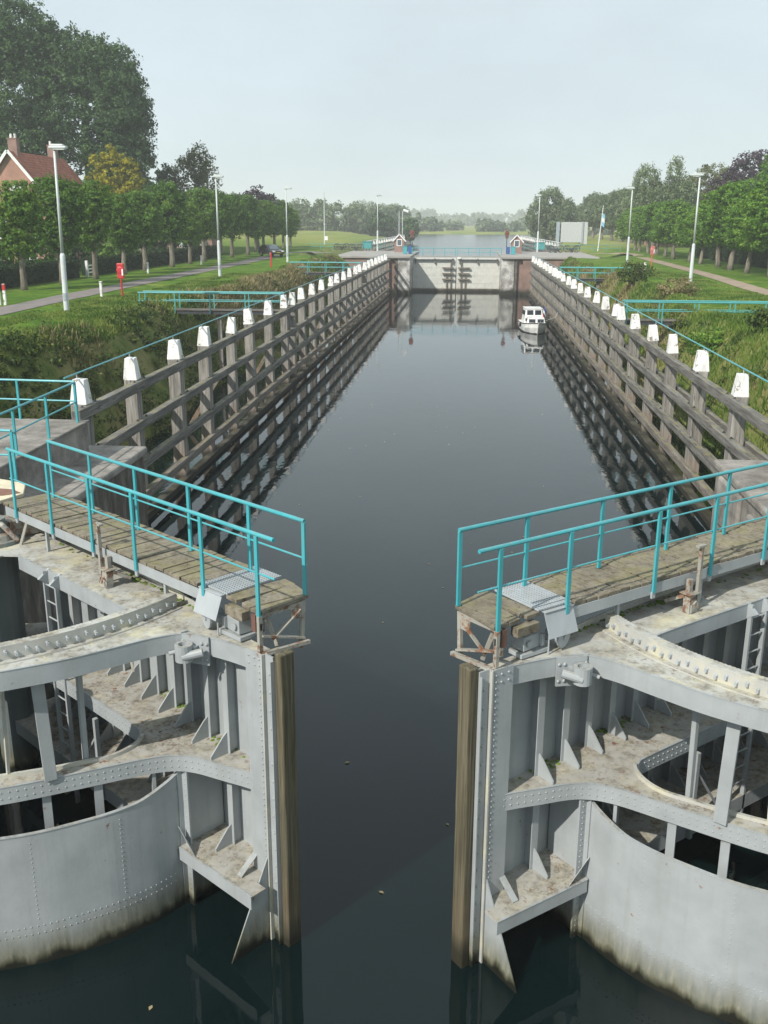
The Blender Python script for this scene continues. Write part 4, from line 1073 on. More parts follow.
def poles_and_signs():
    t = thing('flagpole', (-28.6, 198.6, 5.6), 'bare white flagpole with a small white sign, left of the far lock', 'flagpole', 'flagpoles'); pb = local(t)
    t.location.z = ground_z(-28.6, 198.6)
    pb(MB().tube([(0, 0, -.2), (0, 0, 15.3 - t.location.z)], .14, 8, r1=.07), 'pole', 'lamp_grey'); pb(MB().box((.35, -.1, 1.2), (.62, .04, .75)), 'sign', 'white_paint')
    t = thing('flagpole', (23.0, 182, GZ), 'white flagpole with a limp pale flag on the right lawn', 'flagpole', 'flagpoles'); pb = local(t)
    t.rotation_euler = (0, .06, 0)
    pb(MB().tube([(0, 0, -.2), (0, 0, 7.6)], .10, 8, r1=.05), 'pole', 'white_paint')
    def limp(w, z0, z1, mat, parent, x0=.08, seed=1):
        rnd = random.Random(seed); mb = MB(); n = 7; vs = []; fs = []
        for j in range(2):
            for i in range(n): vs.append((x0 + w * i / (n - 1), .16 * math.sin(i * 1.9 + j) * (i / n), (z1 if j else z0) - .10 * i * w))
        for i in range(n - 1): fs.append((i, i + 1, n + i + 1, n + i))
        mb.add(vs, fs); return mb.build('flag_stripe', mat, parent)
    f = limp(.5, 4.2, 4.9, 'flag_pale_blue', t); f.name = 'flag'
    limp(.46, 4.9, 5.6, 'flag_white', f); limp(.42, 5.6, 6.3, 'flag_pale_blue', f, seed=3)
    # life buoy stations
    for loc, lab, c1, c2 in (((-23.0, 64.6), 'red life buoy case on a red post beside the left road', 'red_paint', 'red_paint'), ((21.4, 119.5), 'faded pink life buoy case on an orange post by the right path', 'pink_red', 'orange_red')):
        t = thing('life_buoy_station', (loc[0], loc[1], GZ), lab, 'life buoy', 'life buoy stations'); pb = local(t)
        pb(MB().tube([(0, 0, -.1), (0, 0, 1.4)], .06, 8), 'post', c2)
        c = pb(MB().lathe((0, .13, 1.75), [(.22, 0), (.27, .04), (.27, .2), (.20, .26)], 18, (0, -1, 0)).box((0, 0, 1.70), (.46, .2, 1.0)), 'case', c1, bev=.07)
        pb(MB().box((.16, -.14, 1.62), (.10, .02, .42)), 'label_plate', 'white_paint', c)
    o = MB().box((0, 0, .65), (.16, .16, 1.5)).lathe((0, 0, 1.4), [(.08, 0), (.05, .12)], 8).build('marker_post', 'red_paint'); o.location = (-22.0, 110.5, GZ); tag(o, 'slim red marker post on the grass in front of the parked car', 'post')
    t = thing('kilometre_stone', (17.8, 103.9, GZ), 'white upright marker stone on the right lawn', 'marker'); pb = local(t)
    pb(MB().box((0, 0, .45), (.55, .30, 1.0)), 'stone', 'cap_paint', bev=.05); pb(MB().box((0, -.16, .6), (.3, .02, .3)), 'plate', 'panel_grey')
    t = thing('striped_post', (-27.9, 57.6, GZ), 'red and white banded posts at the left picture edge', 'road post'); pb = local(t)
    for x in (-.25, .1):
        pb(MB().box((x, 0, .6), (.14, .14, 1.3)), 'post', 'cap_paint'); pb(MB().box((x, 0, 1.05), (.15, .15, .35)), 'band', 'red_paint')
    for (x, y, lab) in ((-24.2, 64.0, 'low white bollard between the road and nearest left lamp post'), (-30.6, 93.5, 'low white bollard on the verge in front of the left hedge'), (-30.5, 112.5, 'low white bollard on the verge, farther along the left hedge')):
        o = MB().box((0, 0, .45), (.16, .16, 1.1)).box((0, 0, 1.02), (.2, .2, .06)).build('bollard', 'cap_paint', None, .02); o.location = (x, y, GZ); tag(o, lab, 'bollard', 'white bollards')
    t = thing('garden_gate', (-33.9, 87.5, GZ), 'white garden gate posts in the gap of the left hedge', 'gate'); pb = local(t)
    for y in (-.9, .9): pb(MB().box((0, y, .7), (.22, .22, 1.5)), 'post', 'cap_paint', bev=.02)
    for z in (.4, .7, 1.0): pb(MB().box((0, 0, z), (.06, 1.58, .1)), 'bar', 'white_paint')
    t = thing('garden_steps', (-20.6, 62.3, 4.5), 'worn stone steps from the lawn down to the left footbridge', 'steps')
    for i in range(4): local(t)(MB().box((-.6 + .45 * i, .1, .42 - .17 * i), (.5, 1.1, .12)), 'tread', 'concrete', bev=.02)

def boat():
    t = thing('motor_boat', (6.25, 93.4, 0), 'small white motor cruiser moored along the right fender', 'boat'); pb = local(t)
    t.rotation_euler = (0, 0, math.radians(5)); t.scale = (.84, .84, .84)
    # local -Y is the bow
    st = [(-3.6, .04, 1.28), (-3.3, .42, 1.24), (-2.7, .86, 1.17), (-1.8, 1.18, 1.09), (-.6, 1.33, 1.02), (1.0, 1.36, .97), (2.6, 1.30, .95), (3.5, 1.22, .95)]
    vs = []; fs = []
    for y, hb, sh in st:
        ww = hb * (.70 if y < -1 else .88); yy = y + (.5 if y < -3.2 else .25 if y < -2.5 else 0)
        prof = [(-hb, y, sh), (-hb * .97, y + (yy - y) * .3, sh * .55), (-ww, yy, 0.0), (-ww * .5, yy, -.45), (ww * .5, yy, -.45), (ww, yy, 0.0), (hb * .97, y + (yy - y) * .3, sh * .55), (hb, y, sh)]
        vs += prof
    n = 8
    for i in range(len(st) - 1):
        for k in range(n - 1): a = i * n + k; fs.append((a, a + 1, a + 1 + n, a + n))
        fs.append((i * n + 7, i * n, (i + 1) * n, (i + 1) * n + 7))
    fs += [tuple(range(8)), tuple((len(st) - 1) * n + k for k in range(8))]
    h = pb(MB().add(vs, fs), 'hull', 'hull_white')
    mb = MB()
    for s in (-1, 1):
        mb.tube([(s * (hb + .02), y, sh - .04) for y, hb, sh in st], .045, 6)
    pb(mb, 'rub_rail', 'rubber', h)
    mb = MB(); vs = []; fs = []
    for y, hb, sh in st:
        ww = hb * (.70 if y < -1 else .88) + .02; yy = y + (.5 if y < -3.2 else .25 if y < -2.5 else 0) - (.02 if y < -3 else 0)
        vs += [(-ww, yy, -.05), (-ww - .03 * hb, yy - .02, .15), (ww + .03 * hb, yy - .02, .15), (ww, yy, -.05)]
    for i in range(len(st) - 1):
        for a in (0, 2): q = i * 4 + a; fs.append((q, q + 1, q + 5, q + 4))
    pb(mb.add(vs, fs), 'boot_stripe', 'rubber', h)
    def cabin(x, y0, y1, z0, z1, rake, w0, w1, nm):
        mb = MB(); v = [(-w0, y0 - rake, z0), (w0, y0 - rake, z0), (w0, y1, z0), (-w0, y1, z0), (-w1, y0, z1), (w1, y0, z1), (w1, y1, z1), (-w1, y1, z1)]
        mb.add(v, [(0, 3, 2, 1), (4, 5, 6, 7), (0, 1, 5, 4), (1, 2, 6, 5), (2, 3, 7, 6), (3, 0, 4, 7)]); return pb(mb, nm, 'hull_white', bev=.05)
    fc = cabin(0, -1.9, .2, .9, 1.72, .35, 1.02, .88, 'forward_cabin')
    wh = cabin(0, -.15, 2.0, 1.0, 2.48, .30, 1.08, .90, 'wheelhouse')
    pb(MB().box((0, .95, 2.52), (1.95, 2.4, .07)), 'roof', 'hull_white', wh, .03)
    def pane(par, y0, z0, y1, z1, xa, xb, d=.03):
        pb(MB().add([(xa, y0 - d, z0), (xb, y0 - d, z0), (xb, y1 - d, z1), (xa, y1 - d, z1), (xa, y0 + .03, z0), (xb, y0 + .03, z0), (xb, y1 + .03, z1), (xa, y1 + .03, z1)], [(0, 1, 2, 3), (7, 6, 5, 4), (0, 4, 5, 1), (1, 5, 6, 2), (2, 6, 7, 3), (3, 7, 4, 0)]), 'window', 'glass_dark', par)
    for xa, xb in ((-.82, -.10), (.10, .82)): pane(wh, -.29, 1.84, -.18, 2.34, xa * .95, xb * .95)
    for xa, xb in ((-.82, -.12), (.12, .82)): pane(fc, -2.13, 1.16, -1.99, 1.52, xa, xb)
    for s in (-1, 1):
        for y in (.4, 1.35): pb(MB().box((s * 1.0, y, 2.05), (.08, .7, .46), rot=Euler((0, s * -.12, 0)).to_matrix()), 'window', 'glass_dark', wh)
        pb(MB().box((s * .96, -.95, 1.38), (.06, .9, .28), rot=Euler((0, s * -.16, 0)).to_matrix()), 'window', 'glass_dark', fc)
    mb = MB()
    for s in (-1, 1):
        mb.tube([(s * .28, -3.25, 1.75), (s * .85, -2.5, 1.72), (s * 1.12, -1.7, 1.62), (s * 1.2, -.8, 1.5)], .02, 6)
        for x, y, z in ((.28, -3.25, 1.2), (.85, -2.5, 1.14), (1.12, -1.7, 1.06)): mb.tube([(s * x, y, z), (s * x, y, z + .55)], .016, 6)
    mb.tube([(-.28, -3.25, 1.75), (.28, -3.25, 1.75)], .02, 6)
    pb(mb, 'pulpit', 'alloy')
    for s, y in ((1, -1.2), (1, 1.2), (-1, .2)): pb(MB().lathe((s * 1.46, y, .45), [(.03, 0), (.11, .08), (.11, .42), (.03, .5)], 10), 'boat_fender', 'rubber')
    f = pb(MB().tube([(1.25, 3.3, .95), (1.75, 3.55, 3.0)], .022, 6), 'flag_staff', 'mitre_wood')
    for z, m in ((1.62, 'flag_red'), (1.98, 'flag_white'), (2.30, 'flag_blue')):
        mb = MB(); vs = []
        for j in (0, .34):
            for i in range(6): vs.append((1.40 + (z - 1.5) * .25 + .085 * i, 3.5 + .07 * math.sin(i * 1.6), z + j - .16 * i))
        mb.add(vs, [(i, i + 1, i + 7, i + 6) for i in range(5)]); pb(mb, 'flag_band', m, f)
    for z in ((-2.6, 1.15), ): o = MB().tube([(t.location.x + .9, 91.4, 1.15), (8.2, 92.6, 1.4), (8.55, 93.4, 1.9)], .02, 5).build('mooring_line', 'cap_paint'); tag(o, 'mooring line from the white boat to the right fender', 'rope')

def car():
    t = thing('parked_car', (-27.7, 139.5, GZ + .03), 'dark hatchback parked on the left road under the trees', 'car'); pb = local(t)
    t.rotation_euler = (0, 0, math.radians(38)); t.scale = (1.08, 1.08, 1.08)
    # local -Y is the front facing the camera
    prof = [(-2.05, .35), (-2.08, .62), (-1.95, .78), (-1.05, .92), (-.45, 1.40), (.3, 1.50), (1.35, 1.44), (1.92, 1.0), (2.02, .75), (2.02, .35)]
    w = .86; vs = []; fs = []; n = len(prof)
    for x, k in ((-1, 1), (-.8, 0), (.8, 0), (1, 1)):
        for y, z in prof:
            inset = .13 if z > 1.0 else 0
            vs.append((x * (w - inset) if abs(x) == 1 else x * (w - inset), y * (.985 if k else 1), z - (.03 if k and z > .5 else 0)))
    for s in range(3):
        for i in range(n - 1): a = s * n + i; fs.append((a, a + 1, a + 1 + n, a + n))
        fs.append((s * n + n - 1, s * n, (s + 1) * n, (s + 1) * n + n - 1))
    fs += [tuple(range(n)), tuple(3 * n + k for k in range(n))]
    b = pb(MB().add(vs, fs), 'body', 'car_paint', bev=.03)
    pb(MB().add([(-.60, -1.03, .965), (.60, -1.03, .965), (.56, -.50, 1.385), (-.56, -.50, 1.385)], [(0, 1, 2, 3)]), 'windscreen', 'glass_pale', b)
    for s in (-1, 1):
        pb(MB().add([(s * .752, -.75, 1.02), (s * .752, 1.5, 1.04), (s * .742, 1.2, 1.38), (s * .742, -.35, 1.36)], [(0, 1, 2, 3)]), 'side_window', 'glass_dark', b)
        pb(MB().box((s * .62, -2.03, .68), (.36, .12, .18)), 'headlight', 'lamp_clear', bev=.03)
        for y in (-1.3, 1.25):
            wl = pb(MB().lathe((s * .70, y, .32), [(.32, 0), (.32, .18)], 18, (s, 0, 0)), 'wheel', 'rubber'); pb(MB().lathe((s * .88, y, .32), [(.20, 0), (.17, .01)], 12, (s, 0, 0)), 'rim', 'alloy', wl)
        pb(MB().box((s * .93, -.72, 1.02), (.18, .12, .12)), 'mirror', 'car_paint', bev=.03)
    pb(MB().box((0, -2.09, .55), (.52, .02, .12)), 'number_plate', 'plate_yellow'); pb(MB().box((0, -2.07, .70), (.7, .03, .1)), 'grille', 'rubber')

def houses():
    t = thing('brick_house', (-48.1, 104, GZ), 'pink brick house with red tiled roof and white gable boards behind the left trees', 'house', 'houses'); pb = local(t)
    W, E, R, D = 3.35, 7.6, 11.75, 14.0
    wall = pb(MB().extr([(-W, 0, 0), (W, 0, 0), (W, 0, E), (0, 0, R - .2), (-W, 0, E)], (0, D, 0)), 'wall', 'house_brick')
    rf = None
    for s in (-1, 1):
        r = pb(MB().bar((s * (W + .35), D / 2, E - .35), (0, D / 2, R), D + .7, .14, up=(0, 0, 1)), 'roof', 'roof_tile')
        if s > 0: rf = r
        pb(MB().bar((s * (W + .4), -.38, E - .38), (s * .02, -.38, R + .03), .07, .30), 'gable_board', 'white_paint')
        pb(MB().tube([(s * (W + .45), -.3, E - .42), (s * (W + .45), D + .3, E - .42)], .07, 6), 'gutter', 'panel_grey')
    for y, pots in ((1.4, 2), (11.4, 1)):
        c = pb(MB().box((.0, y, R + .35), (.95, .75, 1.9)).box((0, y, R + 1.33), (1.05, .85, .10)), 'chimney', 'hut_brick', rf)
        for k in range(pots): pb(MB().lathe((-.22 + .44 * k, y, R + 1.38), [(.14, 0), (.12, .42)], 10), 'chimney_pot', 'cap_paint', rf)
    def win(x, z, w, h, y=-.02):
        f = pb(MB().box((x, y, z), (w, .10, h)), 'window', 'white_paint', wall); pb(MB().box((x - w / 4 + .02, y - .055, z), (w / 2 - .12, .02, h - .16)).box((x + w / 4 - .02, y - .055, z), (w / 2 - .12, .02, h - .16)), 'pane', 'glass_dark', wall)
    win(.4, 7.3, 1.3, 1.1); win(-1.6, 4.5, 1.2, 1.6); win(1.6, 4.5, 1.2, 1.6); win(1.2, 1.6, 1.7, 1.7)
    pb(MB().lathe((.4, .05, 7.85), [(.64, 0), (.64, .12)], 20, (0, -1, 0)), 'arch', 'white_paint', wall)
    pb(MB().box((0, -.10, 3.05), (6.9, .2, .22)), 'band', 'white_paint', wall)
    t = thing('brick_house', (40.5, 205, GZ), 'orange roofed house almost hidden behind the right trees', 'house', 'houses'); pb = local(t)
    pb(MB().extr([(-4, 0, 0), (4, 0, 0), (4, 0, 4.4), (0, 0, 8.2), (-4, 0, 4.4)], (0, 9, 0)), 'wall', 'house_brick')
    for s in (-1, 1): pb(MB().bar((s * 4.4, 4.5, 4.2), (0, 4.5, 8.45), 9.8, .16, up=(0, 0, 1)), 'roof', 'roof_tile')
    t = thing('low_house', (-41.0, 141, GZ), 'low brick outbuilding with a pale door behind the parked car', 'house', 'houses'); pb = local(t)
    pb(MB().box((0, 3, 1.5), (9, 6, 3.2)), 'wall', 'hut_brick'); pb(MB().bar((0, -.5, 3.0), (0, 3.2, 4.7), 9.6, .14, up=(0, 0, 1)), 'roof', 'roof_tile'); pb(MB().bar((0, 6.6, 3.0), (0, 3.2, 4.7), 9.6, .14, up=(0, 0, 1)), 'roof', 'roof_tile')
    pb(MB().box((3.2, -.04, 1.1), (1.0, .08, 2.1)), 'door', 'panel_white'); pb(MB().box((.5, -.04, 1.6), (1.6, .08, 1.2)), 'window', 'white_paint')

# ------------------------------------------------------------------ vegetation
def tree_thing(name, label, cat, group, crown_me, leafmat, trunk, loc, rz=0, scale=(1, 1, 1)):
    t = thing(name, loc, label, cat, group, rz); t.scale = scale
    tr = trunk.build('trunk', 'bark', t, smooth=True)
    link(crown_me, 'crown', leafmat, t); return t

def refresh():
    CH.clear()
    for o in list(bpy.data.objects): CH.setdefault(o.name, [])
    for o in list(bpy.data.objects):
        if o.parent: CH[o.parent.name].append(o)

def row_trees():
    rng = random.Random(5)
    # clipped lindens, left: narrow columns of leaves
    protos = []
    for k in range(3):
        bl = [((0, 0, 5.6), (1.75, 1.9, 2.6)), ((.3, -.2, 3.9), (1.45, 1.5, 1.5)), ((-.3, .3, 7.0), (1.45, 1.6, 1.3)), ((.5, .4, 6.2), (1.5, 1.5, 1.5)), ((-.5, -.5, 5.0), (1.5, 1.4, 1.6))]
        me = crown('linden_crown', bl, 11000, .115, 40 + k, .40, 24)
        protos.append(tree_thing('linden_tree', None, 'tree', 'clipped linden trees of the left row', me, 'leaf_linden', trunk_mb(4.2, .26, .16, 60 + k, 6, 1.3, .6, lean=.02), (0, 0, 0)))
    refresh(); used = [False] * 3
    Y = [70.1, 77.2, 84.2, 92.1, 99.0, 107.0, 114.5, 121.5, 128.8, 136.3, 144.9, 151.9, 158.4, 165.5, 173.5, 180.6]
    for i, y in enumerate(Y):
        k = i % 3
        o = protos[k] if not used[k] else copy_tree(protos[k]); used[k] = True
        s = rng.uniform(.89, 1.10)
        o.location = (-32.4 + rng.uniform(-.25, .25), y, GZ); o.rotation_euler = (0, 0, rng.uniform(0, 6.28)); o.scale = (s * (.90 if i == 0 else 1.03), s * (.90 if i == 0 else 1.03), s * (.90 if i == 0 else rng.uniform(.92, .99)))
        o['label'] = '%s clipped linden of the left roadside row, counted from the near end' % ORD[i]
    # right row: broader crowns in a brighter leaf colour
    protos = []
    for k in range(3):
        bl = [((0, 0, 6.0), (2.7, 2.8, 2.9)), ((.8, -.6, 4.3), (2.1, 2.1, 1.7)), ((-.9, .5, 4.5), (2.0, 2.0, 1.7)), ((.4, .6, 7.8), (1.9, 1.9, 1.6)), ((-.8, -.6, 7.2), (1.8, 1.8, 1.6)), ((1.0, .2, 6.6), (2.0, 2.0, 2.0))]
        me = crown('linden_crown', bl, 15000, .135, 70 + k, .46, 26)
        protos.append(tree_thing('linden_tree', None, 'tree', 'linden trees of the right row', me, 'leaf_bright', trunk_mb(4.6, .28, .17, 80 + k, 6, 1.8, .6, lean=.07), (0, 0, 0)))
    refresh(); used = [False] * 3
    Y = [95.0, 102.5, 109.3, 116.4, 124.1, 131.0, 139.1, 146.1, 152.6, 159.6, 167.2, 174.9, 182.4]
    for i, y in enumerate(Y):
        k = i % 3
        o = protos[k] if not used[k] else copy_tree(protos[k]); used[k] = True
        s = rng.uniform(.86, 1.10) * (1.05 if i < 3 else .95)
        o.location = (28.0 + rng.uniform(-.3, .3), y, GZ); o.rotation_euler = (0, 0, rng.uniform(-.5, .5) + (0 if k else PI)); o.scale = (s, s, s * (.86 if i < 4 else .82))
        o['label'] = '%s linden of the right lawn row, counted from the near end' % ORD[i]
    # rounded windswept trees, far right
    bl = [((0, 0, 7.2), (4.2, 4.6, 3.9)), ((1.2, 0, 5.4), (3.6, 4.0, 2.6)), ((.8, .8, 8.7), (3.4, 3.4, 2.6))]
    p = tree_thing('willow_tree', None, 'tree', 'rounded trees in a line on the far right', crown('willow_crown', bl, 14000, .20, 91, .55, 26), 'leaf_grey', trunk_mb(5, .4, .25, 92, 6, 2.4, .6), (0, 0, 0))
    refresh()
    for i, (x, y, s) in enumerate(((34.5, 204, 1.08), (34.3, 216, 1.06), (34.2, 229, 1.08), (34.0, 243, 1.06), (33.8, 258, 1.08), (33.5, 275, 1.05), (33.3, 293, 1.08))):
        o = p if i == 0 else copy_tree(p)
        o.location = (x + 2.0, y, GZ); o.rotation_euler = (0, 0, rng.uniform(-.6, .6)); o.scale = (s, s, s * rng.uniform(.97, 1.03))
        o['label'] = '%s rounded tree of the far right line, counted from the near end' % ORD[i]

def single_trees():
    def T(name, label, loc, blobs, n, size, seed, mat, clump=.9, trunk=(6, .45, .2, 5, 2.0), droop=0, cat='tree', per=28, group=None):
        x, y = loc; z = ground_z(x, y)
        return tree_thing(name, label, cat, group, crown(name.replace('tree', '') + 'crown', [((b[0] - x, b[1] - y, b[2] - z), r) for b, r in blobs], n, size, seed, clump, per, droop), mat, trunk_mb(trunk[0], trunk[1], trunk[2], seed, trunk[3], trunk[4]), (x, y, z))
    T('oak_tree', 'huge dark tree towering behind the brick house', (-54, 142), [((-54, 142, 25), (8.5, 8, 9)), ((-49.5, 140, 22), (5.5, 6, 8)), ((-48.0, 139, 18.2), (4.2, 4, 3.2)), ((-51, 141, 29.5), (5.5, 5, 4.0)), ((-57, 143, 31), (6.0, 6, 4.5)), ((-47.2, 139, 25.5), (3.2, 3.5, 4.5))], 74000, .20, 301, 'leaf_dark', .85, (22, .9, .4, 8, 6.0))
    T('oak_tree', 'huge dark tree at the top left picture corner', (-66, 142), [((-64, 141, 27), (8, 8, 9)), ((-63, 140, 34), (6.5, 6, 5)), ((-70, 142, 33), (8, 8, 7)), ((-62, 140, 20), (6, 6, 5))], 66000, .21, 302, 'leaf_dark', .9, (22, .9, .4, 8, 6.0))
    T('golden_tree', 'bright yellow leaved tree right of the brick house roof', (-42.4, 120), [((-42.9, 120, 15.0), (2.0, 2, 3.2)), ((-45.0, 120, 14.6), (1.3, 1.2, 3.0)), ((-40.8, 120, 14.2), (1.5, 1.3, 3.0)), ((-42.5, 120, 11), (2.9, 2.4, 3.6))], 14000, .15, 303, 'leaf_yellow', .42, (7, .25, .1, 6, 1.4))
    T('birch_tree', 'loose olive birch rising over the left row', (-41.0, 150), [((-40.2, 150, 18.2), (2.0, 1.9, 2.8)), ((-42.6, 150, 15.8), (2.6, 2.2, 3.4)), ((-39.2, 150, 15.4), (2.0, 2, 3.2)), ((-41, 150, 11), (3.4, 3, 3.6))], 9000, .17, 304, 'leaf_olive', .75, (11, .25, .08, 8, 2.2), .6, per=20)
    T('cypress_tree', 'dark green pointed tree left of the loose birch', (-45.4, 150), [((-45.3, 150, 15.2), (1.7, 1.6, 2.8)), ((-45.6, 150, 11.5), (2.3, 2.2, 3.6))], 5200, .20, 305, 'leaf_dark', .55)
    T('maple_tree', 'dark tree filling the gap behind the yellow tree', (-46.0, 138), [((-46, 138, 13.5), (3.0, 3, 2.6)), ((-43, 138, 12.3), (2.6, 2.4, 2.4)), ((-49, 138, 12.8), (3, 3, 3))], 7000, .24, 306, 'leaf_dark', .7)
    T('maple_tree', 'reddish brown treetop above the far end of the left row', (-36.6, 172), [((-36.5, 172, 11.6), (3.6, 3, 3.6)), ((-39, 172, 11), (2.6, 2.6, 3))], 4500, .25, 307, 'leaf_purple', .8)
    T('willow_tree', 'big pale willow beyond the right brick hut and lamp post', (21.0, 262), [((20.2, 262, 14.6), (3.6, 3.6, 4.0)), ((17.2, 262, 11.5), (3.0, 3.4, 3.8)), ((23.6, 262, 11.8), (3.6, 3.4, 4.2)), ((20.6, 262, 9.0), (5.6, 4.4, 4.0)), ((25.6, 262, 8.6), (2.4, 2.4, 3.2))], 26000, .21, 308, 'leaf_grey', .7, (7, .6, .3, 7, 3.0), .8)
    T('poplar_tree', 'tall feathery tree with twin tops behind the right row, left top', (33.6, 192), [((32.4, 192, 16.6), (2.6, 2.4, 4.0)), ((34.3, 192, 13.2), (3.8, 3.0, 4.0)), ((31.4, 192, 11.6), (3.2, 3, 4.0))], 16000, .18, 309, 'leaf_grey', .65, (13, .35, .1, 8, 2.6), 1.2, per=24)
    T('poplar_tree', 'tall feathery tree behind the right row with the slender right top', (38.2, 192), [((37.4, 192, 18.2), (1.7, 1.7, 3.6)), ((38.6, 192, 14.4), (3.2, 3.0, 3.6)), ((39.6, 192, 11.0), (3.6, 3, 3.8))], 14000, .18, 310, 'leaf_grey', .65, (14, .35, .1, 8, 2.4), 1.2, per=24)
    T('copper_beech', 'dark purple leaved beech above the right row', (42.6, 160), [((42.8, 160, 16.0), (4.0, 4.2, 4.4)), ((39.0, 160, 14.0), (3.0, 3.2, 3.2)), ((46.0, 160, 16.0), (3.6, 3.6, 4.6)), ((41.4, 160, 11.4), (4.6, 4, 3.4))], 24000, .18, 311, 'leaf_purple', .65)
    T('elm_tree', 'olive green tree rising behind the dark purple beech', (49.0, 205), [((47.5, 205, 16.6), (4.6, 4.4, 4.4)), ((43.6, 205, 14.2), (3.4, 3, 4.4)), ((50, 205, 13), (5, 5, 5))], 18000, .2, 312, 'leaf_olive', .7)
    T('elm_tree', 'large bright green tree at the right picture edge above the row', (39.0, 128), [((38.4, 128, 15.2), (3.6, 4, 3.6)), ((36.2, 128, 12.6), (2.7, 3, 3.2)), ((40, 128, 12.8), (4, 4, 4))], 22000, .15, 313, 'leaf_bright', .55)
    T('rounded_tree', 'round hazy tree on the meadow behind the left lamp post', (-29.0, 330), [((-29, 330, 8.6), (4.6, 4.6, 3.8)), ((-27.5, 330, 7.4), (4.2, 4.2, 3.4))], 7000, .36, 314, 'leaf_dark', .9, (4, .4, .2, 5, 2))
    T('rounded_tree', 'small dark tree behind the thin masts of the far left quay', (-17.5, 300), [((-17.5, 300, 7.3), (2.6, 2.6, 3.0))], 3500, .30, 315, 'leaf_dark', .8, (4, .3, .2, 5, 1.5))
    T('rounded_tree', 'grey tree behind the white panel', (31.0, 320), [((31, 320, 10.6), (5, 5, 4.8)), ((28, 320, 8.6), (4, 4, 3.6))], 7000, .38, 316, 'leaf_grey', 1.0)
    # shrubs behind the left hedge and on the banks
    def B(label, x, y, r, h, n, size, seed, mat, group=None):
        z = ground_z(x, y)
        tree_thing('shrub', label, 'shrub', group, crown('shrub_crown', [((0, 0, h * .5), (r, r, h * .5)), ((r * .5, r * .3, h * .42), (r * .7, r * .7, h * .45)), ((-r * .5, -.2 * r, h * .4), (r * .7, r * .6, h * .4))], n, size, seed, .35, 22), mat, trunk_mb(h * .5, .06, .03, seed, 5, r * .6), (x, y, z))
    G = 'garden shrubs behind the left hedge'
    B('dark garden shrub behind the hedge at the left picture edge', -37.5, 78, 2.2, 4.2, 3000, .15, 401, 'leaf_dark', G)
    B('garden shrub with lighter leaves in front of the brick house', -40.0, 88, 2.0, 4.8, 3000, .15, 402, 'leaf_bright', G)
    B('dark garden shrub right of the brick house wall', -40.0, 97, 2.2, 4.6, 3000, .15, 403, 'leaf_dark', G)
    B('garden shrub behind the white garden gate', -39.0, 106, 2.2, 4.2, 3000, .15, 404, 'leaf_linden', G)
    B('dark garden shrub behind the middle of the left hedge', -38.5, 117, 2.4, 4.2, 3000, .16, 405, 'leaf_dark', G)
    B('dark garden shrub near the far end of the left hedge', -38.5, 128, 2.6, 4.6, 3000, .16, 406, 'leaf_dark', G)
    G = 'shrubs on the right bank'
    B('dark green bush on the right bank by the far footbridge', 13.8, 84, 1.3, 1.9, 2200, .10, 411, 'leaf_bush', G)
    B('leafy bush below the near right footbridge', 12.2, 50.5, .9, 1.4, 1600, .09, 412, 'leaf_bright', G)
    B('rounded bush on the right bank at the picture edge', 14.4, 47.0, 1.2, 1.6, 1800, .09, 413, 'leaf_bush', G)
    B('brown tufted bush high on the right bank', 14.9, 72, 1.2, 1.3, 1600, .09, 414, 'grass_dry', G)

def hedges():
    rng = np.random.default_rng(8)
    for (x, y0, y1, w, h, lab, gap) in ((-34.9, 58, 86.2, 1.1, 1.45, 'dark clipped hedge along the left gardens, near piece', 0), (-34.9, 89, 136, 1.1, 1.5, 'dark clipped hedge along the left gardens, far piece', 0), (33.5, 84, 150, 1.6, 2.6, 'dark hedge behind the right row of lindens', 0)):
        n = int((y1 - y0) * 230)
        t = rng.uniform(0, 1, n); f = rng.choice(3, n, p=[.3, .35, .35])
        X = np.where(f == 0, rng.uniform(-w / 2, w / 2, n), np.where(f == 1, w / 2, -w / 2)); Z = np.where(f == 0, h, rng.uniform(.0, 1, n) * h)
        C = np.stack([x + X, y0 + t * (y1 - y0), GZ + Z], 1) + rng.normal(0, .05, (n, 3))
        Nn = np.stack([np.where(f == 0, 0, np.sign(X)), np.zeros(n), np.where(f == 0, 1, .2)], 1)
        th = thing('hedge', (x, (y0 + y1) / 2, GZ), lab, 'hedge', 'clipped hedges')
        o = link(leaf_mesh('hedge_leaves', C - np.array([x, (y0 + y1) / 2, GZ]), Nn, .10, rng.normal(.45, .18, n), rng), 'leaves', 'hedge_leaf', th)
        MB().box((0, 0, h * .47), (w * .86, y1 - y0 - .1, h * .94)).build('inner_growth', 'hedge_leaf', th)

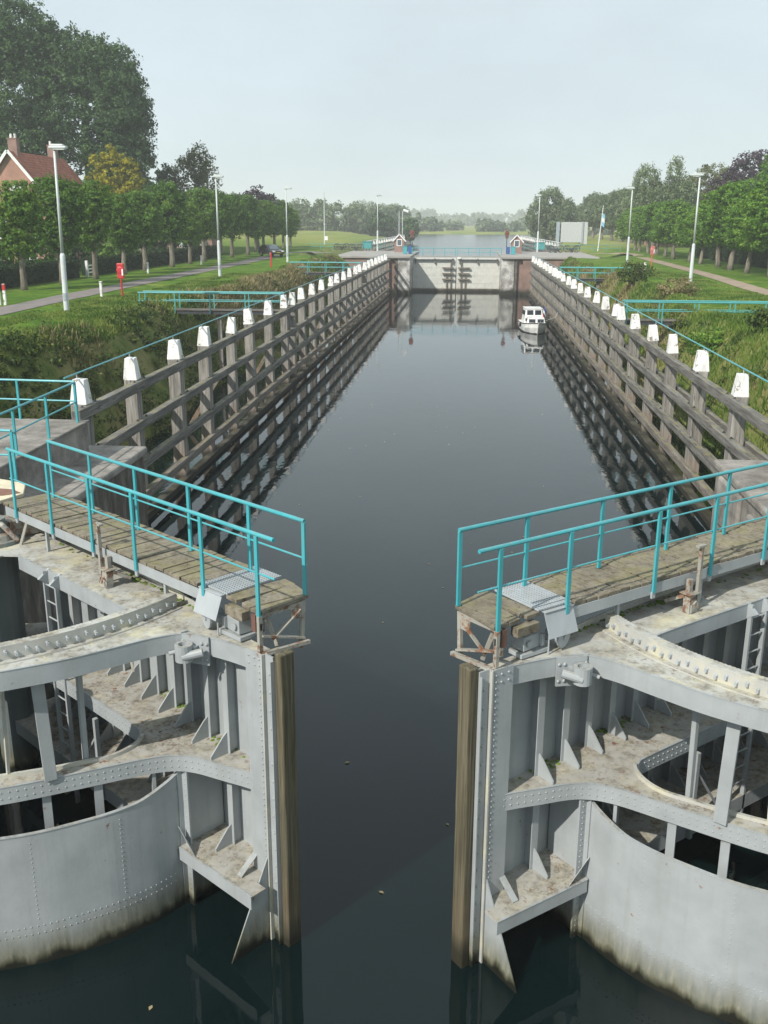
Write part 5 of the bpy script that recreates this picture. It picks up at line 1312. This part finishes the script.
def banks():
    rng = np.random.default_rng(21)
    def pts(side, n, y0, y1, d0, d1):
        y = rng.uniform(y0, y1, n); d = rng.uniform(d0, d1, n)
        x = (-18.6 + .7 * np.sin(y * .09) + .4 * np.sin(y * .27 + 1) + d) if side < 0 else (13.9 + .7 * np.sin(y * .09) + .4 * np.sin(y * .27 + 1) - d)
        z = np.array([ground_z(a, b) for a, b in zip(x, y)]); return x, y, z
    def ripple(x, y, f): return np.sin(x * f + 1.3 * np.sin(y * f * .7)) * np.sin(y * f * .9 + 2 * np.sin(x * f * .5))
    # bramble and weeds: leaves heaped into clumps
    C = []; T = []
    for side, nc, y0, y1, d0, d1, hh in ((-1, 1100, 25, 66, .1, 5.4, .75), (-1, 620, 66, 138, .2, 5.4, .6), (1, 430, 25, 75, .6, 4.4, .55), (1, 240, 75, 138, .8, 4.2, .5)):
        x, y, z = pts(side, nc, y0, y1, d0, d1)
        keep = ripple(x, y, .45) > (-.45 if side < 0 else .05)
        for a, b, c in zip(x[keep], y[keep], z[keep]):
            k = rng.poisson(34); r = rng.uniform(.25, .6)
            off = rng.normal(0, 1, (k, 3)); off /= np.linalg.norm(off, axis=1)[:, None]; off *= r * (rng.uniform(0, 1, k) ** .4)[:, None]
            off[:, 2] = np.abs(off[:, 2]) * hh * 1.4; C.append(off + (a, b, c)); T.append(np.clip(rng.normal(.42, .2) + rng.normal(0, .12, k), 0, 1))
    C = np.concatenate(C); T = np.concatenate(T); Nn = rng.normal(0, .5, C.shape) + (0, -.2, .9); Nn /= np.linalg.norm(Nn, axis=1)[:, None]
    o = link(leaf_mesh('undergrowth', C, Nn, .085, T, rng), 'undergrowth', 'leaf_bush'); tag(o, 'brambles and weeds covering the canal banks', 'undergrowth', kind='stuff')
    def blades(name, mat, specs, label):
        V = []; T = []
        for side, n, y0, y1, d0, d1, h, thr, f, up in specs:
            x, y, z = pts(side, n, y0, y1, d0, d1)
            k = ripple(x + 7, y, f) * up > thr; x, y, z = x[k], y[k], z[k]; m = len(x)
            a = rng.uniform(0, 2 * np.pi, m); ww = .022 + y * .00045; hh = h * rng.uniform(.45, 1.2, m)
            lx, ly = rng.normal(0, .35, m) * hh, rng.normal(0, .35, m) * hh
            dx, dy = np.cos(a) * ww, np.sin(a) * ww
            q = np.empty((m, 4, 3))
            q[:, 0] = np.stack([x - dx, y - dy, z - .03], 1); q[:, 1] = np.stack([x + dx, y + dy, z - .03], 1)
            q[:, 2] = np.stack([x + lx + dx * .3, y + ly + dy * .3, z + hh], 1); q[:, 3] = np.stack([x + lx - dx * .3, y + ly - dy * .3, z + hh], 1)
            V.append(q); T.append(np.clip(.5 + .3 * ripple(x, y, 1.1) + rng.normal(0, .15, m), 0, 1))
        V = np.concatenate(V); T = np.concatenate(T); K = len(V)
        me = bpy.data.meshes.new(name); me.vertices.add(K * 4); me.vertices.foreach_set('co', V.reshape(-1)); me.loops.add(K * 4); me.loops.foreach_set('vertex_index', np.arange(K * 4, dtype=np.int32))
        me.polygons.add(K); me.polygons.foreach_set('loop_start', np.arange(0, K * 4, 4, dtype=np.int32)); me.polygons.foreach_set('loop_total', np.full(K, 4, dtype=np.int32))
        at = me.attributes.new('tone', 'FLOAT', 'FACE'); at.data.foreach_set('value', T.astype(np.float32)); me.update()
        o = link(me, name, mat); tag(o, label, 'grass', kind='stuff')
    blades('dry_grass', 'grass_dry', [(-1, 22000, 64, 138, -.1, 3.0, .45, -.1, .3, 1), (-1, 5000, 26, 60, .2, 5, .40, .4, .4, 1), (1, 18000, 42, 138, .0, 3.4, .26, .2, .3, 1)], 'dry straw coloured grass along the bank tops')
    blades('rough_grass', 'grass_green', [(-1, 30000, 58, 138, -.8, 5, .34, -.5, .3, -1), (-1, 6000, 38, 60, -.8, 1.2, .22, -.5, .3, -1), (-1, 40000, 42, 95, -5.2, 0, .09, -.6, .5, 1), (1, 30000, 44, 110, -6.5, 0, .09, -.6, .5, 1), (1, 36000, 26, 138, -.6, 4.4, .26, -.5, .3, -1)], 'rough green grass on the canal banks')

def far_woods():
    rng = np.random.default_rng(33)
    def wood(name, pts, n, size, seed, mat, label, clump, per=10):
        bl = [((x, y, GZ + h * .36), (w, w, h * .62)) for x, y, w, h in pts]
        o = link(crown(name, bl, n, size, seed, clump, per), name, mat); tag(o, label, 'woodland', kind='stuff')
    P = []
    for i in range(46):                                     # poplar wood beyond the left row
        u = i / 45; x = -95 + 62 * u + rng.normal(0, 2); y = 330 + 90 * u + rng.normal(0, 9)
        P.append((x, y, rng.uniform(2.6, 4.0), rng.uniform(12, 15) * (1.0 - .25 * u)))
    for i in range(14): P.append((-36 + rng.uniform(-6, 8), 425 + rng.uniform(-10, 40), 3.4, rng.uniform(8, 12)))
    wood('poplar_wood', P, 60000, .60, 501, 'leaf_grey', 'hazy wood of pale poplars beyond the left dike', 1.3)
    P = []
    for i in range(230):
        x = -760 + 1520 * i / 230 + rng.normal(0, 5); y = 1330 + 160 * math.sin(i * .37) + rng.normal(0, 30)
        hgt = rng.uniform(10, 17) + 4 * math.sin(i * .21) + (7 if abs(x + 110) < 60 or x > 110 else 0); P.append((x, y, rng.uniform(9, 15), hgt))
    wood('far_woodland', P, 130000, 2.1, 502, 'leaf_grey', 'misty line of woodland on the horizon', 3.0)
    P = [(x, y, w, h) for x, y, w, h in ((-26, 540, 4.5, 9.5), (-20, 560, 3.5, 6), (8, 545, 3.5, 5.5), (14, 550, 4.5, 6.5), (20, 548, 3.5, 5), (-52, 560, 6, 11), (38, 560, 7, 12), (50, 540, 6, 12), (-5, 600, 4, 5), (60, 470, 6, 13), (70, 430, 7, 14))]
    P = [(x + rng.normal(0, w), y + rng.normal(0, w), w * rng.uniform(.4, .8), h * rng.uniform(.45, 1)) for x, y, w, h in P for _ in range(4)]
    wood('shore_bushes', P, 20000, .8, 503, 'leaf_grey', 'hazy bushes along the far shore', 1.1)

def floating_leaves():
    rng = np.random.default_rng(77); n = 260
    y = 5 + 60 * rng.uniform(0, 1, n) ** 1.6; side = rng.uniform(0, 1, n)
    x = np.where(side < .35, -10.9 + rng.exponential(.7, n), np.where(side < .7, 8.4 - rng.exponential(.7, n), rng.uniform(-9, 7, n)))
    C = np.stack([x, y, np.full(n, .012)], 1); Nn = np.tile([0, 0, 1.0], (n, 1))
    o = link(leaf_mesh('floating_leaves', C, Nn, .045, rng.uniform(.3, 1, n), rng, jit=.05), 'floating_leaves', 'grass_dry'); tag(o, 'fallen leaves floating on the canal water', 'leaves', kind='stuff')

def haze():
    a = N('haze_air'); v = a.n('ShaderNodeVolumePrincipled', i={'Color': (.95, .975, 1.0, 1), 'Density': HAZE_D, 'Anisotropy': 0.0}); a.link(v.outputs[0], a.out.inputs['Volume'])
    o = MB().box((0, 1460, 22), (2810, 3090, 49)).build('haze', a.m); tag(o, kind='stuff')
    o.display_type = 'BOUNDS'

setup_camera(); setup_light(); gates(); ground(); quays(); chamber(); far_lock(); lamps(); poles_and_signs(); boat(); car(); houses(); row_trees(); single_trees(); hedges(); banks(); far_woods(); floating_leaves(); haze()
